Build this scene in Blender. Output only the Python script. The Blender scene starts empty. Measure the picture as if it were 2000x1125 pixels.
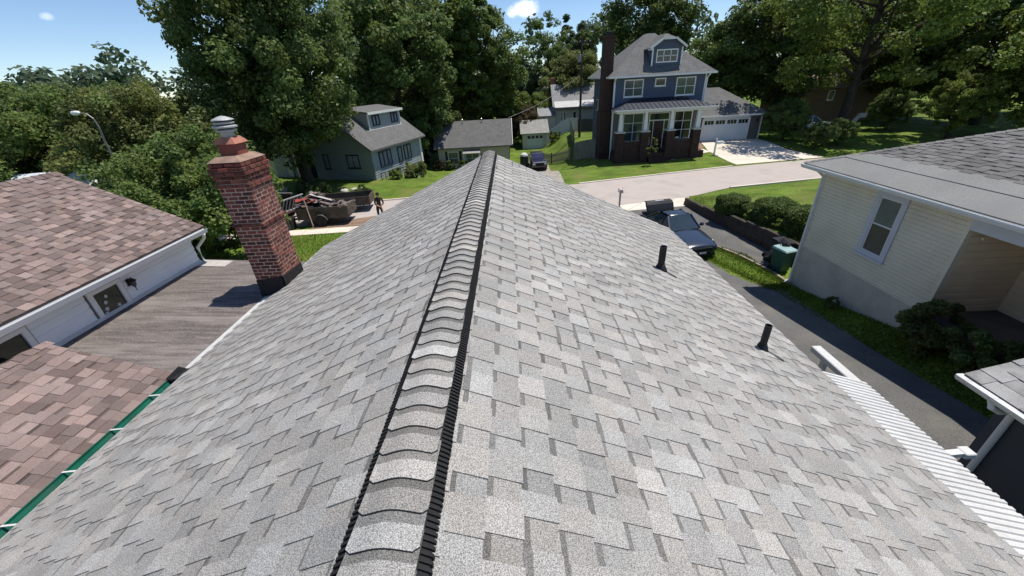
import bpy, bmesh, math, random
import numpy as np
from mathutils import Vector, Matrix
R_ = math.radians
scene = bpy.context.scene
COL = scene.collection

# ------------------------------------------------------------------ camera
F_PX, W_PX, H_PX = 753.0, 2000.0, 1125.0
CAM = np.array([0.0, 0.0, 7.25])
def _ray(px, py): return np.array([px - W_PX/2, -(py - H_PX/2), -F_PX])
_dy = _ray(994, 154); _dy /= np.linalg.norm(_dy)          # street-ward direction of the ridge
_dn = _ray(1080, 1950); _dn /= np.linalg.norm(_dn)        # plumb line
AZ = -_dn; AY = _dy - AZ*_dy.dot(AZ); AY /= np.linalg.norm(AY); AX = np.cross(AY, AZ)
RW = np.stack([AX, AY, AZ])                                # camera -> world
cam_data = bpy.data.cameras.new('camera'); cam = bpy.data.objects.new('camera', cam_data); COL.objects.link(cam)
M = Matrix([[*RW[i], CAM[i]] for i in range(3)] + [[0, 0, 0, 1]]); cam.matrix_world = M
cam_data.sensor_width = 36.0; cam_data.lens = 36.0*F_PX/W_PX
cam_data.clip_start = 0.05; cam_data.clip_end = 3000
scene.camera = cam
def pdir(px, py): return RW @ _ray(px, py)
def project(p):
    q = RW.T @ (np.asarray(p, float) - CAM)
    if q[2] > -0.05: return None
    return (W_PX/2 + F_PX*q[0]/-q[2], H_PX/2 - F_PX*q[1]/-q[2])

# ------------------------------------------------------------------ light
SUN_V = Vector((0.31, 0.16, 1.0)).normalized()
SUN_EL = math.asin(SUN_V.z); SUN_AZ = math.atan2(SUN_V.x, SUN_V.y)
sun_d = bpy.data.lights.new('sun', 'SUN'); sun_d.energy = 4.25; sun_d.angle = R_(0.53); sun_d.color = (1.0, 0.95, 0.86)
sun = bpy.data.objects.new('sun', sun_d); COL.objects.link(sun)
sun.rotation_euler = SUN_V.to_track_quat('Z', 'Y').to_euler(); sun.location = (20, 20, 60)
world = bpy.data.worlds.new('World'); scene.world = world; world.use_nodes = True
def build_world():
    nt = world.node_tree; N = nt.nodes; L = nt.links; N.clear()
    out = N.new('ShaderNodeOutputWorld'); bg = N.new('ShaderNodeBackground'); bg.inputs['Strength'].default_value = 0.115
    sky = N.new('ShaderNodeTexSky'); sky.sky_type = 'NISHITA'; sky.sun_disc = False
    sky.sun_elevation = SUN_EL; sky.sun_rotation = SUN_AZ; sky.altitude = 150; sky.air_density = 0.8; sky.dust_density = 0.0; sky.ozone_density = 4.0
    tc = N.new('ShaderNodeTexCoord')
    noise = N.new('ShaderNodeTexNoise'); noise.inputs['Scale'].default_value = 26; noise.inputs['Detail'].default_value = 6; noise.inputs['Roughness'].default_value = 0.6
    L.new(tc.outputs['Generated'], noise.inputs['Vector'])
    col = sky.outputs['Color']
    # small fair-weather clouds: soft patches in a few directions of the sky
    for (px, py, rx, ry, amt) in ((1020, 18, .042, .018, .9), (92, 33, .009, .006, .4), (1775, 12, .05, .02, .8), (-700, -500, .14, .04, .8), (2600, -600, .16, .05, .8)):
        d = pdir(px, py); d = d/np.linalg.norm(d)
        right = np.cross(d, [0, 0, 1]); right /= np.linalg.norm(right); up = np.cross(right, d)
        def dotn(v, s):
            m = N.new('ShaderNodeVectorMath'); m.operation = 'DOT_PRODUCT'; L.new(tc.outputs['Generated'], m.inputs[0]); m.inputs[1].default_value = tuple(np.asarray(v)/s); return m.outputs['Value']
        a, b = dotn(right, rx), dotn(up, ry)
        off = N.new('ShaderNodeMath'); off.operation = 'SUBTRACT'; L.new(b, off.inputs[0]); off.inputs[1].default_value = float(np.dot(d, up))/ry
        a2 = N.new('ShaderNodeMath'); a2.operation = 'POWER'; L.new(a, a2.inputs[0]); a2.inputs[1].default_value = 2
        b2 = N.new('ShaderNodeMath'); b2.operation = 'POWER'; L.new(off.outputs[0], b2.inputs[0]); b2.inputs[1].default_value = 2
        s = N.new('ShaderNodeMath'); s.operation = 'ADD'; L.new(a2.outputs[0], s.inputs[0]); L.new(b2.outputs[0], s.inputs[1])
        n2 = N.new('ShaderNodeMath'); n2.operation = 'MULTIPLY_ADD'; L.new(noise.outputs['Fac'], n2.inputs[0]); n2.inputs[1].default_value = 3.4; L.new(s.outputs[0], n2.inputs[2])
        mr = N.new('ShaderNodeMapRange'); mr.interpolation_type = 'SMOOTHSTEP'; L.new(n2.outputs[0], mr.inputs['Value'])
        mr.inputs['From Min'].default_value = 1.2; mr.inputs['From Max'].default_value = 2.75; mr.inputs['To Min'].default_value = amt; mr.inputs['To Max'].default_value = 0
        f = N.new('ShaderNodeMath'); f.operation = 'GREATER_THAN'; dd = dotn(d, 1.0); L.new(dd, f.inputs[0]); f.inputs[1].default_value = 0.5
        ff = N.new('ShaderNodeMath'); ff.operation = 'MULTIPLY'; L.new(f.outputs[0], ff.inputs[0]); L.new(mr.outputs['Result'], ff.inputs[1])
        mx = N.new('ShaderNodeMix'); mx.data_type = 'RGBA'; L.new(ff.outputs[0], mx.inputs['Factor']); L.new(col, mx.inputs['A']); mx.inputs['B'].default_value = (11, 11.3, 11.8, 1)
        col = mx.outputs['Result']
    L.new(col, bg.inputs['Color']); L.new(bg.outputs[0], out.inputs['Surface'])
build_world()
vs = scene.view_settings; vs.view_transform = 'Standard'; vs.look = 'None'; vs.gamma = 1.0; vs.use_curve_mapping = False; vs.exposure = 0.3
scene.render.engine = 'CYCLES'

# ------------------------------------------------------------------ materials
MATS = {}
def mat(name, col, rough=0.8, var=0.12, scale=3.0, var2=0.0, scale2=60.0, bump=0.0, bscale=80.0, tint=False, metal=0.0, spec=0.4, stretch=(1, 1, 1),
        trans=0.0, grain=0.0, gscale=90.0, stain=None, stain_scale=0.6, stain_lo=0.5, stain_hi=0.72, coat=0.0, hue=0.0):
    """procedural principled material: base colour x large noise x fine noise (x per-piece tint), optional stains and bump"""
    if name in MATS: return MATS[name]
    m = bpy.data.materials.new(name); m.use_nodes = True; nt = m.node_tree; N = nt.nodes; L = nt.links
    bs = N['Principled BSDF']; out = N['Material Output']
    tc = N.new('ShaderNodeTexCoord'); mp = N.new('ShaderNodeMapping'); mp.inputs['Scale'].default_value = stretch
    geo = N.new('ShaderNodeNewGeometry'); L.new(geo.outputs['Position'], mp.inputs['Vector'])
    def noise(sc, det=4):
        n = N.new('ShaderNodeTexNoise'); n.inputs['Scale'].default_value = sc; n.inputs['Detail'].default_value = det; L.new(mp.outputs[0], n.inputs['Vector']); return n
    def rng(src, lo, hi, a=0.3, b=0.7):
        r = N.new('ShaderNodeMapRange'); L.new(src, r.inputs['Value']); r.inputs['From Min'].default_value = a; r.inputs['From Max'].default_value = b
        r.inputs['To Min'].default_value = lo; r.inputs['To Max'].default_value = hi; return r.outputs['Result']
    n1 = noise(scale)
    fac = rng(n1.outputs['Fac'], 1-var, 1+var)
    if var2:
        n2 = noise(scale2, 2); f2 = rng(n2.outputs['Fac'], 1-var2, 1+var2, .38, .62)
        mm = N.new('ShaderNodeMath'); mm.operation = 'MULTIPLY'; L.new(fac, mm.inputs[0]); L.new(f2, mm.inputs[1]); fac = mm.outputs[0]
    if grain:
        ng = N.new('ShaderNodeTexNoise'); ng.inputs['Scale'].default_value = gscale; ng.inputs['Detail'].default_value = 2; L.new(geo.outputs['Position'], ng.inputs['Vector'])
        mg = N.new('ShaderNodeMath'); mg.operation = 'MULTIPLY'; L.new(fac, mg.inputs[0]); L.new(rng(ng.outputs['Fac'], 1-grain, 1+grain, .36, .64), mg.inputs[1]); fac = mg.outputs[0]
    base = N.new('ShaderNodeRGB'); base.outputs[0].default_value = (*col, 1); c = base.outputs[0]
    if tint:
        at = N.new('ShaderNodeAttribute'); at.attribute_name = 'tint'
        mt = N.new('ShaderNodeMix'); mt.data_type = 'RGBA'; mt.blend_type = 'MULTIPLY'; mt.inputs['Factor'].default_value = 1
        L.new(c, mt.inputs['A']); L.new(at.outputs['Color'], mt.inputs['B']); c = mt.outputs['Result']
    if hue:
        nh = noise(scale*0.7+.3, 2); hs = N.new('ShaderNodeHueSaturation'); L.new(c, hs.inputs['Color']); L.new(rng(nh.outputs['Fac'], .5-hue, .5+hue), hs.inputs['Hue']); c = hs.outputs['Color']
    sc = N.new('ShaderNodeVectorMath'); sc.operation = 'SCALE'; L.new(c, sc.inputs[0]); L.new(fac, sc.inputs['Scale']); c = sc.outputs[0]
    if stain:
        ns = noise(stain_scale, 6); fs = rng(ns.outputs['Fac'], 0, 1, stain_lo, stain_hi)
        mx = N.new('ShaderNodeMix'); mx.data_type = 'RGBA'; L.new(fs, mx.inputs['Factor']); L.new(c, mx.inputs['A']); mx.inputs['B'].default_value = (*stain, 1); c = mx.outputs['Result']
    L.new(c, bs.inputs['Base Color'])
    bs.inputs['Roughness'].default_value = rough; bs.inputs['Metallic'].default_value = metal
    bs.inputs['Specular IOR Level'].default_value = spec
    if coat: bs.inputs['Coat Weight'].default_value = coat; bs.inputs['Coat Roughness'].default_value = 0.05
    if bump:
        nb = noise(bscale, 3); bp = N.new('ShaderNodeBump'); bp.inputs['Strength'].default_value = bump; bp.inputs['Distance'].default_value = 0.02
        L.new(nb.outputs['Fac'], bp.inputs['Height']); L.new(bp.outputs[0], bs.inputs['Normal'])
    if trans:
        tr = N.new('ShaderNodeBsdfTranslucent'); L.new(c, tr.inputs['Color']); ms = N.new('ShaderNodeMixShader'); ms.inputs[0].default_value = trans
        L.new(bs.outputs[0], ms.inputs[1]); L.new(tr.outputs[0], ms.inputs[2]); L.new(ms.outputs[0], out.inputs['Surface'])
    MATS[name] = m; return m
def glass_mat(name, col, rough=0.06):
    if name in MATS: return MATS[name]
    m = mat(name, col, rough=rough, var=.2, scale=1.5, spec=.7); return m

# ------------------------------------------------------------------ mesh helpers
class MB:
    """collects faces; build() makes ONE mesh object"""
    def __init__(s): s.v = []; s.f = []; s.t = []; s.m = []; s.cur = (1, 1, 1); s.mi = 0
    def add(s, vs, fs):
        b = len(s.v); s.v.extend([tuple(map(float, q)) for q in vs])
        for f in fs: s.f.append([b+i for i in f]); s.t.append(s.cur); s.m.append(s.mi)
        return s
    def box(s, x0, x1, y0, y1, z0, z1):
        vs = [(x, y, z) for z in (z0, z1) for (x, y) in ((x0, y0), (x1, y0), (x1, y1), (x0, y1))]
        return s.add(vs, [(3, 2, 1, 0), (4, 5, 6, 7), (0, 1, 5, 4), (1, 2, 6, 5), (2, 3, 7, 6), (3, 0, 4, 7)])
    def bbox(s, x0, x1, y0, y1, z0, z1, b=0.01):
        """box with chamfered vertical and top edges"""
        def ring(ins, z): return [(x0+b, y0+ins, z), (x1-b, y0+ins, z), (x1-ins, y0+b, z), (x1-ins, y1-b, z), (x1-b, y1-ins, z), (x0+b, y1-ins, z), (x0+ins, y1-b, z), (x0+ins, y0+b, z)]
        vs = ring(0, z0)+ring(0, z1-b)+ring(b, z1)
        fs = [tuple(range(7, -1, -1)), tuple(range(16, 24))]
        for k in (0, 8):
            for i in range(8): j = (i+1) % 8; fs.append((k+i, k+j, k+8+j, k+8+i))
        return s.add(vs, fs)
    def obox(s, c, ux, uy, uz, sx, sy, sz):
        c, ux, uy, uz = Vector(c), Vector(ux).normalized(), Vector(uy).normalized(), Vector(uz).normalized()
        vs = [c+ux*(a*sx/2)+uy*(b*sy/2)+uz*(d*sz/2) for d in (-1, 1) for (a, b) in ((-1, -1), (1, -1), (1, 1), (-1, 1))]
        return s.add(vs, [(3, 2, 1, 0), (4, 5, 6, 7), (0, 1, 5, 4), (1, 2, 6, 5), (2, 3, 7, 6), (3, 0, 4, 7)])
    def bar(s, p, q, w, h, up=(0, 0, 1)):
        p, q = Vector(p), Vector(q); d = (q-p); l = d.length; d.normalize(); r = d.cross(Vector(up))
        if r.length < 1e-4: r = d.cross(Vector((1, 0, 0)))
        r.normalize(); u = r.cross(d)
        return s.obox((p+q)/2, r, d, u, w, l, h)
    def tube(s, pts, rad, n=8, cap=True):
        pts = [Vector(p) for p in pts]; k = len(pts); rad = rad if isinstance(rad, (list, tuple)) else [rad]*k
        vs = []; ref = Vector((0, 0, 1))
        for i, p in enumerate(pts):
            d = (pts[min(i+1, k-1)]-pts[max(i-1, 0)]).normalized()
            r = d.cross(ref)
            if r.length < .15: r = d.cross(Vector((1, 0, 0)))
            r.normalize(); u = r.cross(d)
            for j in range(n): a = 2*math.pi*j/n; vs.append(p+(r*math.cos(a)+u*math.sin(a))*rad[i])
        fs = []
        for i in range(k-1):
            for j in range(n): a, b = i*n+j, i*n+(j+1) % n; fs.append((a, b, b+n, a+n))
        if cap: fs.append(tuple(range(n-1, -1, -1))); fs.append(tuple(range((k-1)*n, k*n)))
        return s.add(vs, fs)
    def lathe(s, c, prof, n=16, axis='Z'):
        vs = []
        for (r, z) in prof:
            for j in range(n):
                a = 2*math.pi*j/n; x, y = r*math.cos(a), r*math.sin(a)
                q = {'Z': (x, y, z), 'X': (z, x, y), 'Y': (x, z, y)}[axis]
                vs.append((c[0]+q[0], c[1]+q[1], c[2]+q[2]))
        fs = []
        for i in range(len(prof)-1):
            for j in range(n): a, b = i*n+j, i*n+(j+1) % n; fs.append((a, b, b+n, a+n))
        fs.append(tuple(range(n-1, -1, -1))); fs.append(tuple(range((len(prof)-1)*n, len(prof)*n)))
        return s.add(vs, fs)
    def prism(s, poly, d):
        """polygon (3D points) extruded by vector d"""
        n = len(poly); P = [Vector(p) for p in poly]; d = Vector(d)
        vs = P+[p+d for p in P]
        fs = [tuple(range(n-1, -1, -1)), tuple(range(n, 2*n))]+[(i, (i+1) % n, n+(i+1) % n, n+i) for i in range(n)]
        return s.add(vs, fs)
    def quad(s, *p): return s.add(p, [tuple(range(len(p)))])
def root_of(o):
    while o.parent: o = o.parent
    return o
def link_mesh(name, me, m, parent=None, smooth=False):
    o = bpy.data.objects.new(name, me); COL.objects.link(o)
    for q in (m if isinstance(m, (list, tuple)) else [m]): me.materials.append(q)
    if parent: o.parent = parent
    if smooth:
        me.polygons.foreach_set('use_smooth', [True]*len(me.polygons))
    return o
def mk(name, mb, m, parent=None, smooth=False, wc=True, kind=None, tint=False, label=None, fixn=True):
    """one mesh object; with wc the vertices are world coordinates and are shifted into the root's frame"""
    me = bpy.data.meshes.new(name); off = Vector((0, 0, 0))
    if parent is not None and wc: off = root_of(parent).location
    vs = [(a-off.x, b-off.y, c-off.z) for a, b, c in mb.v] if off.length else mb.v
    me.from_pydata(vs, [], mb.f)
    if fixn:
        bm = bmesh.new(); bm.from_mesh(me); bmesh.ops.recalc_face_normals(bm, faces=bm.faces); bm.to_mesh(me); bm.free()
    if isinstance(m, (list, tuple)): me.polygons.foreach_set('material_index', mb.m)
    if tint:
        at = me.attributes.new('tint', 'FLOAT_COLOR', 'FACE')
        at.data.foreach_set('color', np.array([(*t, 1.0) for t in mb.t], dtype=np.float32).ravel())
    o = link_mesh(name, me, m, parent, smooth)
    if kind: o['kind'] = kind
    if label: o['label'] = label
    return o
def tag(o, label, cat, group=None):
    o['label'] = label; o['category'] = cat
    if group: o['group'] = group
    return o
def thing(name, label, cat, loc=(0, 0, 0), rotz=0, group=None):
    o = bpy.data.objects.new(name, None); COL.objects.link(o); o.location = loc; o.rotation_euler = (0, 0, rotz); o.empty_display_size = .2
    return tag(o, label, cat, group)
def struct(o): o['kind'] = 'structure'; return o
def bevel(o, w=.01, seg=1):
    b = o.modifiers.new('bevel', 'BEVEL'); b.width = w; b.segments = seg; b.limit_method = 'ANGLE'; return o
def subsurf(o, n=1):
    b = o.modifiers.new('sub', 'SUBSURF'); b.levels = n; b.render_levels = n; return o
def copy_tree(o, parent=None):
    c = o.copy(); COL.objects.link(c); c.parent = parent
    for ch in [q for q in bpy.data.objects if q.parent == o]: copy_tree(ch, c)
    return c
def one(fn): mb = MB(); fn(mb); return mb
def S(t): t = max(0., min(1., t)); return t*t*(3-2*t)

# ------------------------------------------------------------------ terrain
def gz(x, y):
    z = .8*max(0, min(1, (12-y)/6.5))*S((x-2)/2)
    if x < 14: z += .35*S((x-9.2)/.9)*max(0, min(1, (12.6-y)/4))
    z += .5*S((x-11)/7)*S((y-33)/8)
    z -= 2.2*S((y-33)/12)*S((9-x)/5)*max(S((x+13)/5), S((y-42)/6))
    return z
# ================================================================== GROUND
m_grass = mat('lawn_grass', (.10, .155, .022), rough=.9, var=.34, scale=.7, var2=.42, scale2=14, bump=.9, bscale=30, spec=.15, hue=.012, stain=(.17, .165, .05), stain_scale=.45, stain_lo=.5, stain_hi=.78)
m_asph = mat('driveway_asphalt', (.115, .112, .108), rough=.92, var=.16, scale=1.2, var2=.30, scale2=60, bump=.35, bscale=120, stain=(.17, .155, .135), stain_scale=.9, stain_lo=.52, stain_hi=.75)
m_street = mat('street_concrete', (.43, .375, .345), rough=.9, var=.08, scale=.5, var2=.14, scale2=40, bump=.2, bscale=90, stain=(.33, .295, .27), stain_scale=.5, stain_lo=.5, stain_hi=.75)
m_conc = mat('pale_concrete', (.66, .58, .49), rough=.9, var=.07, scale=.8, var2=.08, scale2=30, bump=.2, bscale=70, stain=(.5, .44, .37), stain_scale=.7, stain_lo=.55, stain_hi=.8)
m_dirt = mat('bare_dirt', (.22, .15, .10), rough=.95, var=.25, scale=2.5, var2=.3, scale2=25, bump=.6, bscale=30)
m_mulch = mat('mulch', (.24, .15, .11), rough=.95, var=.3, scale=6, var2=.4, scale2=30, bump=.8, bscale=25)
def lines(segs):
    out = []
    for a, b, st in segs:
        n = max(1, round((b-a)/st)); out += [a+(b-a)*i/n for i in range(n)]
    out.append(segs[-1][1]); return out
def build_ground():
    xs = lines([(-900, -120, 60), (-120, -30, 10), (-30, 4, 1.0), (4, 12, .25), (12, 32, 1.0), (32, 120, 8), (120, 900, 60)])
    ys = lines([(-200, -10, 19), (-10, 3, 1), (3, 14, .3), (14, 66, 1.0), (66, 130, 8), (130, 1500, 90)])
    nx = len(xs); vs = [(x, y, gz(x, y)) for y in ys for x in xs]
    fs = [(j*nx+i, j*nx+i+1, (j+1)*nx+i+1, (j+1)*nx+i) for j in range(len(ys)-1) for i in range(nx-1)]
    mb = MB(); mb.add(vs, fs); o = mk('ground', mb, m_grass, smooth=True, fixn=False); struct(o)
build_ground()
def inside(poly, x, y):
    c = False; n = len(poly)
    for i in range(n):
        (x1, y1), (x2, y2) = poly[i], poly[(i+1) % n]
        if (y1 > y) != (y2 > y) and x < (x2-x1)*(y-y1)/(y2-y1)+x1: c = not c
    return c
def sheet(name, left, right, m, lift=.006, n=24, cross=8, parent=None, thick=.0):
    """a strip between two polylines, draped over the terrain"""
    def samp(pl, t):
        d = [0]
        for a, b in zip(pl, pl[1:]): d.append(d[-1]+math.dist(a, b))
        s = t*d[-1]
        for i in range(len(pl)-1):
            if s <= d[i+1]+1e-9:
                k = (s-d[i])/max(1e-9, d[i+1]-d[i]); return (pl[i][0]+(pl[i+1][0]-pl[i][0])*k, pl[i][1]+(pl[i+1][1]-pl[i][1])*k)
        return pl[-1]
    mb = MB(); vs = []
    for i in range(n+1):
        a, b = samp(left, i/n), samp(right, i/n)
        for j in range(cross+1):
            k = j/cross; x, y = a[0]+(b[0]-a[0])*k, a[1]+(b[1]-a[1])*k; vs.append((x, y, gz(x, y)+lift))
    w = cross+1
    mb.add(vs, [(i*w+j, i*w+j+1, (i+1)*w+j+1, (i+1)*w+j) for i in range(n) for j in range(cross)])
    if thick:
        border = [j for j in range(w)]+[i*w+cross for i in range(1, n+1)]+[n*w+j for j in range(cross-1, -1, -1)]+[i*w for i in range(n-1, 0, -1)]
        P = [vs[i] for i in border]
        for a, b in zip(P, P[1:]+P[:1]): mb.quad(a, b, (b[0], b[1], b[2]-thick), (a[0], a[1], a[2]-thick))
    return struct(mk(name, mb, m, parent))
ST_FAR = [(-70, 26.2), (-30, 26.6), (-14, 27.6), (-9, 27.4), (-2, 28.4), (4.9, 29.3), (18, 32.4), (26, 33.7), (45, 35.5), (80, 38)]
ST_NEAR = [(-70, 21.0), (-30, 21.6), (-14, 22.5), (-9.5, 22.5), (0, 22.8), (6.4, 23.2), (11.3, 24.5), (14.6, 26.2), (21.3, 27.3), (45, 30), (80, 32.5)]
sheet('street', ST_FAR, ST_NEAR, m_street, .02, 90, 6)
def kerb(name, pl, w, h):
    mb = MB(); pl = [Vector((x, y, 0)) for x, y in pl]
    for a, b in zip(pl, pl[1:]):
        n = max(1, int((b-a).length/1.5))
        for i in range(n):
            p, q = a.lerp(b, i/n), a.lerp(b, (i+1)/n)
            za, zb = gz(p.x, p.y), gz(q.x, q.y); mb.bar((p.x, p.y, za+h/2-.02), (q.x, q.y, zb+h/2-.02), w, h)
    return struct(mk(name, mb, m_conc))
kerb('kerb', [(x, y+.09) for x, y in ST_FAR[:5]], .16, .11)
kerb('kerb', [(4.9, 29.39), (18, 32.49)], .16, .10)
kerb('kerb', [(14.6, 26.1), (21.3, 27.2), (45, 29.9)], .16, .11)
# our driveway and the neighbour's drive share one asphalt sheet; concrete apron and sidewalk at the street
sheet('asphalt_driveway', [(3.4, 2.0), (3.4, 12), (3.9, 22.2)], [(9.25, 2.0), (9.25, 8), (9.6, 12.4), (11.2, 15.2), (10.75, 18), (10.3, 22.6)], m_asph, .008, 60, 20)
for k in range(5):                                             # concrete apron slabs
    f0, f1 = k/5+.004, (k+1)/5-.004; lerp = lambda a, b, f: (a[0]+(b[0]-a[0])*f, a[1]+(b[1]-a[1])*f)
    sheet('apron_slab', [lerp((4.2, 22.0), (10.2, 22.6), f0), lerp((5.8, 23.25), (11.2, 24.45), f0)], [lerp((4.2, 22.0), (10.2, 22.6), f1), lerp((5.8, 23.25), (11.2, 24.45), f1)], m_conc, .030, 4, 3, thick=.03)
sheet('pavement', [(-60, 21.3), (-30, 21.1), (-19, 21.5)], [(-60, 20.3), (-30, 20.2), (-19, 20.6)], m_conc, .014, 20, 2)
for k in range(9):
    x0, x1 = -19+k*1.34+.012, -19+(k+1)*1.34-.012; yy = lambda x: 21.5+(x+19)*.05
    sheet('pavement_slab', [(x0, yy(x0)), (x1, yy(x1))], [(x0, yy(x0)-.95), (x1, yy(x1)-.95)], m_conc, .026, 2, 2, thick=.02)
sheet('bare_verge', [(-12.2, 22.75), (-9.6, 23.6), (-7.8, 24.2)], [(-12.2, 21.75), (-9.5, 22.05), (-6.8, 22.0)], m_dirt, .03, 10, 4)
sheet('house_driveway', [(19.5, 42.4), (18.4, 38), (18.6, 33)], [(25.3, 42.4), (25.2, 37), (26.5, 34)], m_conc, .03, 14, 6)
sheet('house_walk', [(14.3, 37.2), (18.2, 39.0)], [(14.3, 36.0), (18.5, 37.6)], m_conc, .026, 6, 3)
sheet('mulch_bed', [(17.0, 39.0), (19.2, 41.6)], [(17.0, 37.3), (18.5, 39.2)], m_mulch, .05, 5, 3)
sheet('gravel_drive', [(1.0, 32.2), (.8, 40), (1.2, 52)], [(3.9, 30.0), (4.1, 40), (4.4, 52)], mat('worn_gravel', (.3, .27, .23), var=.2, scale=2, var2=.3, scale2=20, bump=.5, bscale=30), .02, 20, 4)
sheet('side_path', [(-24, 31.2), (-19.5, 33.5)], [(-24, 29.6), (-18.6, 31.6)], mat('old_path', (.36, .33, .29), var=.2, scale=1.2, var2=.2, scale2=15, bump=.3, bscale=30), .02, 8, 3)
# low grass strip between the two drives, with a broken kerb
def grass_strip():
    a = [(8.25, 16.9), (8.0, 15.4), (8.5, 13.4), (9.15, 12.35)]; b = [(8.8, 16.9), (9.5, 15.35), (9.9, 13.6), (9.95, 12.5)]
    mb = MB(); n = 22; vs = []
    for i in range(n+1):
        t = i/n*3; k = min(2, int(t)); f = t-k
        l = (a[k][0]+(a[k+1][0]-a[k][0])*f, a[k][1]+(a[k+1][1]-a[k][1])*f); r = (b[k][0]+(b[k+1][0]-b[k][0])*f, b[k][1]+(b[k+1][1]-b[k][1])*f)
        random.seed(i); jl = random.uniform(-.09, .09)
        for j in range(7):
            u = j/6; x = l[0]+(r[0]-l[0])*u+(jl if j == 0 else 0); y = l[1]+(r[1]-l[1])*u; vs.append((x, y, gz(x, y)+.012+.07*math.sin(math.pi*u)))
    mb.add(vs, [(i*7+j, i*7+j+1, i*7+j+8, i*7+j+7) for i in range(n) for j in range(6)])
    struct(mk('grass_strip', mb, m_grass, smooth=True))
    random.seed(4)
    e = thing('strip_edging', 'low broken timber edging between grass strip and asphalt drive', 'edging', (9.6, 14.4, 0))
    pts = [(8.85, 16.9), (9.2, 16.0), (9.55, 15.25), (9.75, 14.4), (9.95, 13.55), (10.02, 12.5)]
    for p, q in zip(pts, pts[1:]):
        mb = MB(); g = .05
        d = Vector((q[0]-p[0], q[1]-p[1], 0)).normalized()*g
        mb.bar((p[0]+d.x, p[1]+d.y, .05), (q[0]-d.x, q[1]-d.y, .05+random.uniform(-.01, .02)), .10, .13); mk('timber', mb, mat('weathered_timber', (.27, .22, .17), var=.25, scale=4, var2=.2, scale2=30, bump=.5, bscale=40), e)
grass_strip()
# raised lawn of the right-hand neighbour behind a stepped timber retaining wall
LW = [(10.35, 23.0), (10.5, 20.9), (10.75, 18.6), (11.1, 16.2), (11.35, 13.9), (11.5, 13.0)]
def lawn_h(y): return .34+.44*S((22.5-y)/7)
def raised_lawn():
    mb = MB(); n = 30; vs = []; w = 14
    for i in range(n+1):
        t = i/n*(len(LW)-1); k = min(len(LW)-2, int(t)); f = t-k
        x0 = LW[k][0]+(LW[k+1][0]-LW[k][0])*f+.05; y0 = LW[k][1]+(LW[k+1][1]-LW[k][1])*f
        y1 = y0+(26.0-y0)*0+ (24.9-23.0)*(1-i/n)*2.2
        for j in range(w+1):
            u = j/w; x = x0+(30-x0)*u*u*(.6)+(30-x0)*.4*u; y = y0+(y1-y0)*u+ (x-x0)*.12*(1-i/n)
            z = lawn_h(y0)*(1-.0*u); z = max(gz(x, y)+.03, z*(S(min(1, i/4+.0)) if i < 4 else 1)+ (gz(x, y)+.03)*(0 if i >= 4 else 1-S(i/4)))
            vs.append((x, y, z))
    ww = w+1; mb.add(vs, [(i*ww+j, i*ww+j+1, (i+1)*ww+j+1, (i+1)*ww+j) for i in range(n) for j in range(w)])
    o = struct(mk('raised_lawn', mb, m_grass, smooth=True))
    m_tie = mat('old_railway_tie', (.055, .045, .036), rough=.95, var=.3, scale=3, var2=.25, scale2=30, bump=.6, bscale=30)
    t = thing('retaining_wall', 'dark timber retaining wall stepping along the raised green lawn', 'retaining wall', (10.9, 18, 0))
    random.seed(8)
    for a, b in zip(LW, LW[1:]):
        L = math.dist(a, b); nn = max(1, round(L/1.25))
        for i in range(nn):
            p = Vector((a[0], a[1], 0)).lerp(Vector((b[0], b[1], 0)), i/nn); q = Vector((a[0], a[1], 0)).lerp(Vector((b[0], b[1], 0)), (i+1)/nn)
            h = lawn_h((p.y+q.y)/2)+.10; k = 0; z = -.02
            rows = max(2, round(h/.2))
            for r in range(rows):
                mb = MB(); hh = h/rows; dd = (q-p).normalized()*.006
                jx = random.uniform(-.02, .02)
                mb.bar((p.x+dd.x+jx, p.y+dd.y, r*hh+hh/2-.02), (q.x-dd.x+jx, q.y-dd.y, r*hh+hh/2-.02), .18, hh-.008); mk('timber', mb, m_tie, t)
raised_lawn()
# ================================================================== SHINGLED ROOFS
def shingle_mat(name, col, grain=.3):
    return mat(name, col, rough=.93, var=.09, scale=1.3, var2=grain, scale2=210, bump=.35, bscale=260, tint=True, spec=.2)
m_shin = shingle_mat('grey_shingle_granules', (.318, .309, .296), .50)
m_brown = shingle_mat('brown_shingle_granules', (.212, .160, .146), .34)
m_dark = shingle_mat('charcoal_shingle_granules', (.17, .17, .175), .2)
m_rgrey = shingle_mat('weathered_grey_shingle', (.165, .16, .155), .25)
def clip_poly(poly, clip):
    out = poly
    n = len(clip)
    for i in range(n):
        ax, ay = clip[i]; bx, by = clip[(i+1) % n]; inp = out; out = []
        if not inp: return []
        def side(p): return (bx-ax)*(p[1]-ay)-(by-ay)*(p[0]-ax)
        for j in range(len(inp)):
            p, q = inp[j], inp[(j+1) % len(inp)]; sp, sq = side(p), side(q)
            if sp >= 0: out.append(p)
            if (sp >= 0) != (sq >= 0):
                t = sp/(sp-sq); out.append((p[0]+(q[0]-p[0])*t, p[1]+(q[1]-p[1])*t))
    return out
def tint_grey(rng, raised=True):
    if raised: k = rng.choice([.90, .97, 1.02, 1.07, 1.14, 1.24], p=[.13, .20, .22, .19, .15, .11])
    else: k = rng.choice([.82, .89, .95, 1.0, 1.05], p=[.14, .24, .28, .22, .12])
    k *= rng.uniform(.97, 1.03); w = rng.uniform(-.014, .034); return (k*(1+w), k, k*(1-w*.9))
def tint_brown(rng, raised=True):
    k = rng.choice([.66, .80, .93, 1.05, 1.22, 1.42], p=[.14, .2, .24, .18, .14, .10])*rng.uniform(.95, 1.05)
    w = rng.uniform(-.03, .03); return (k*(1+w), k*(1-.3*w), k*(1-w))
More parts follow.
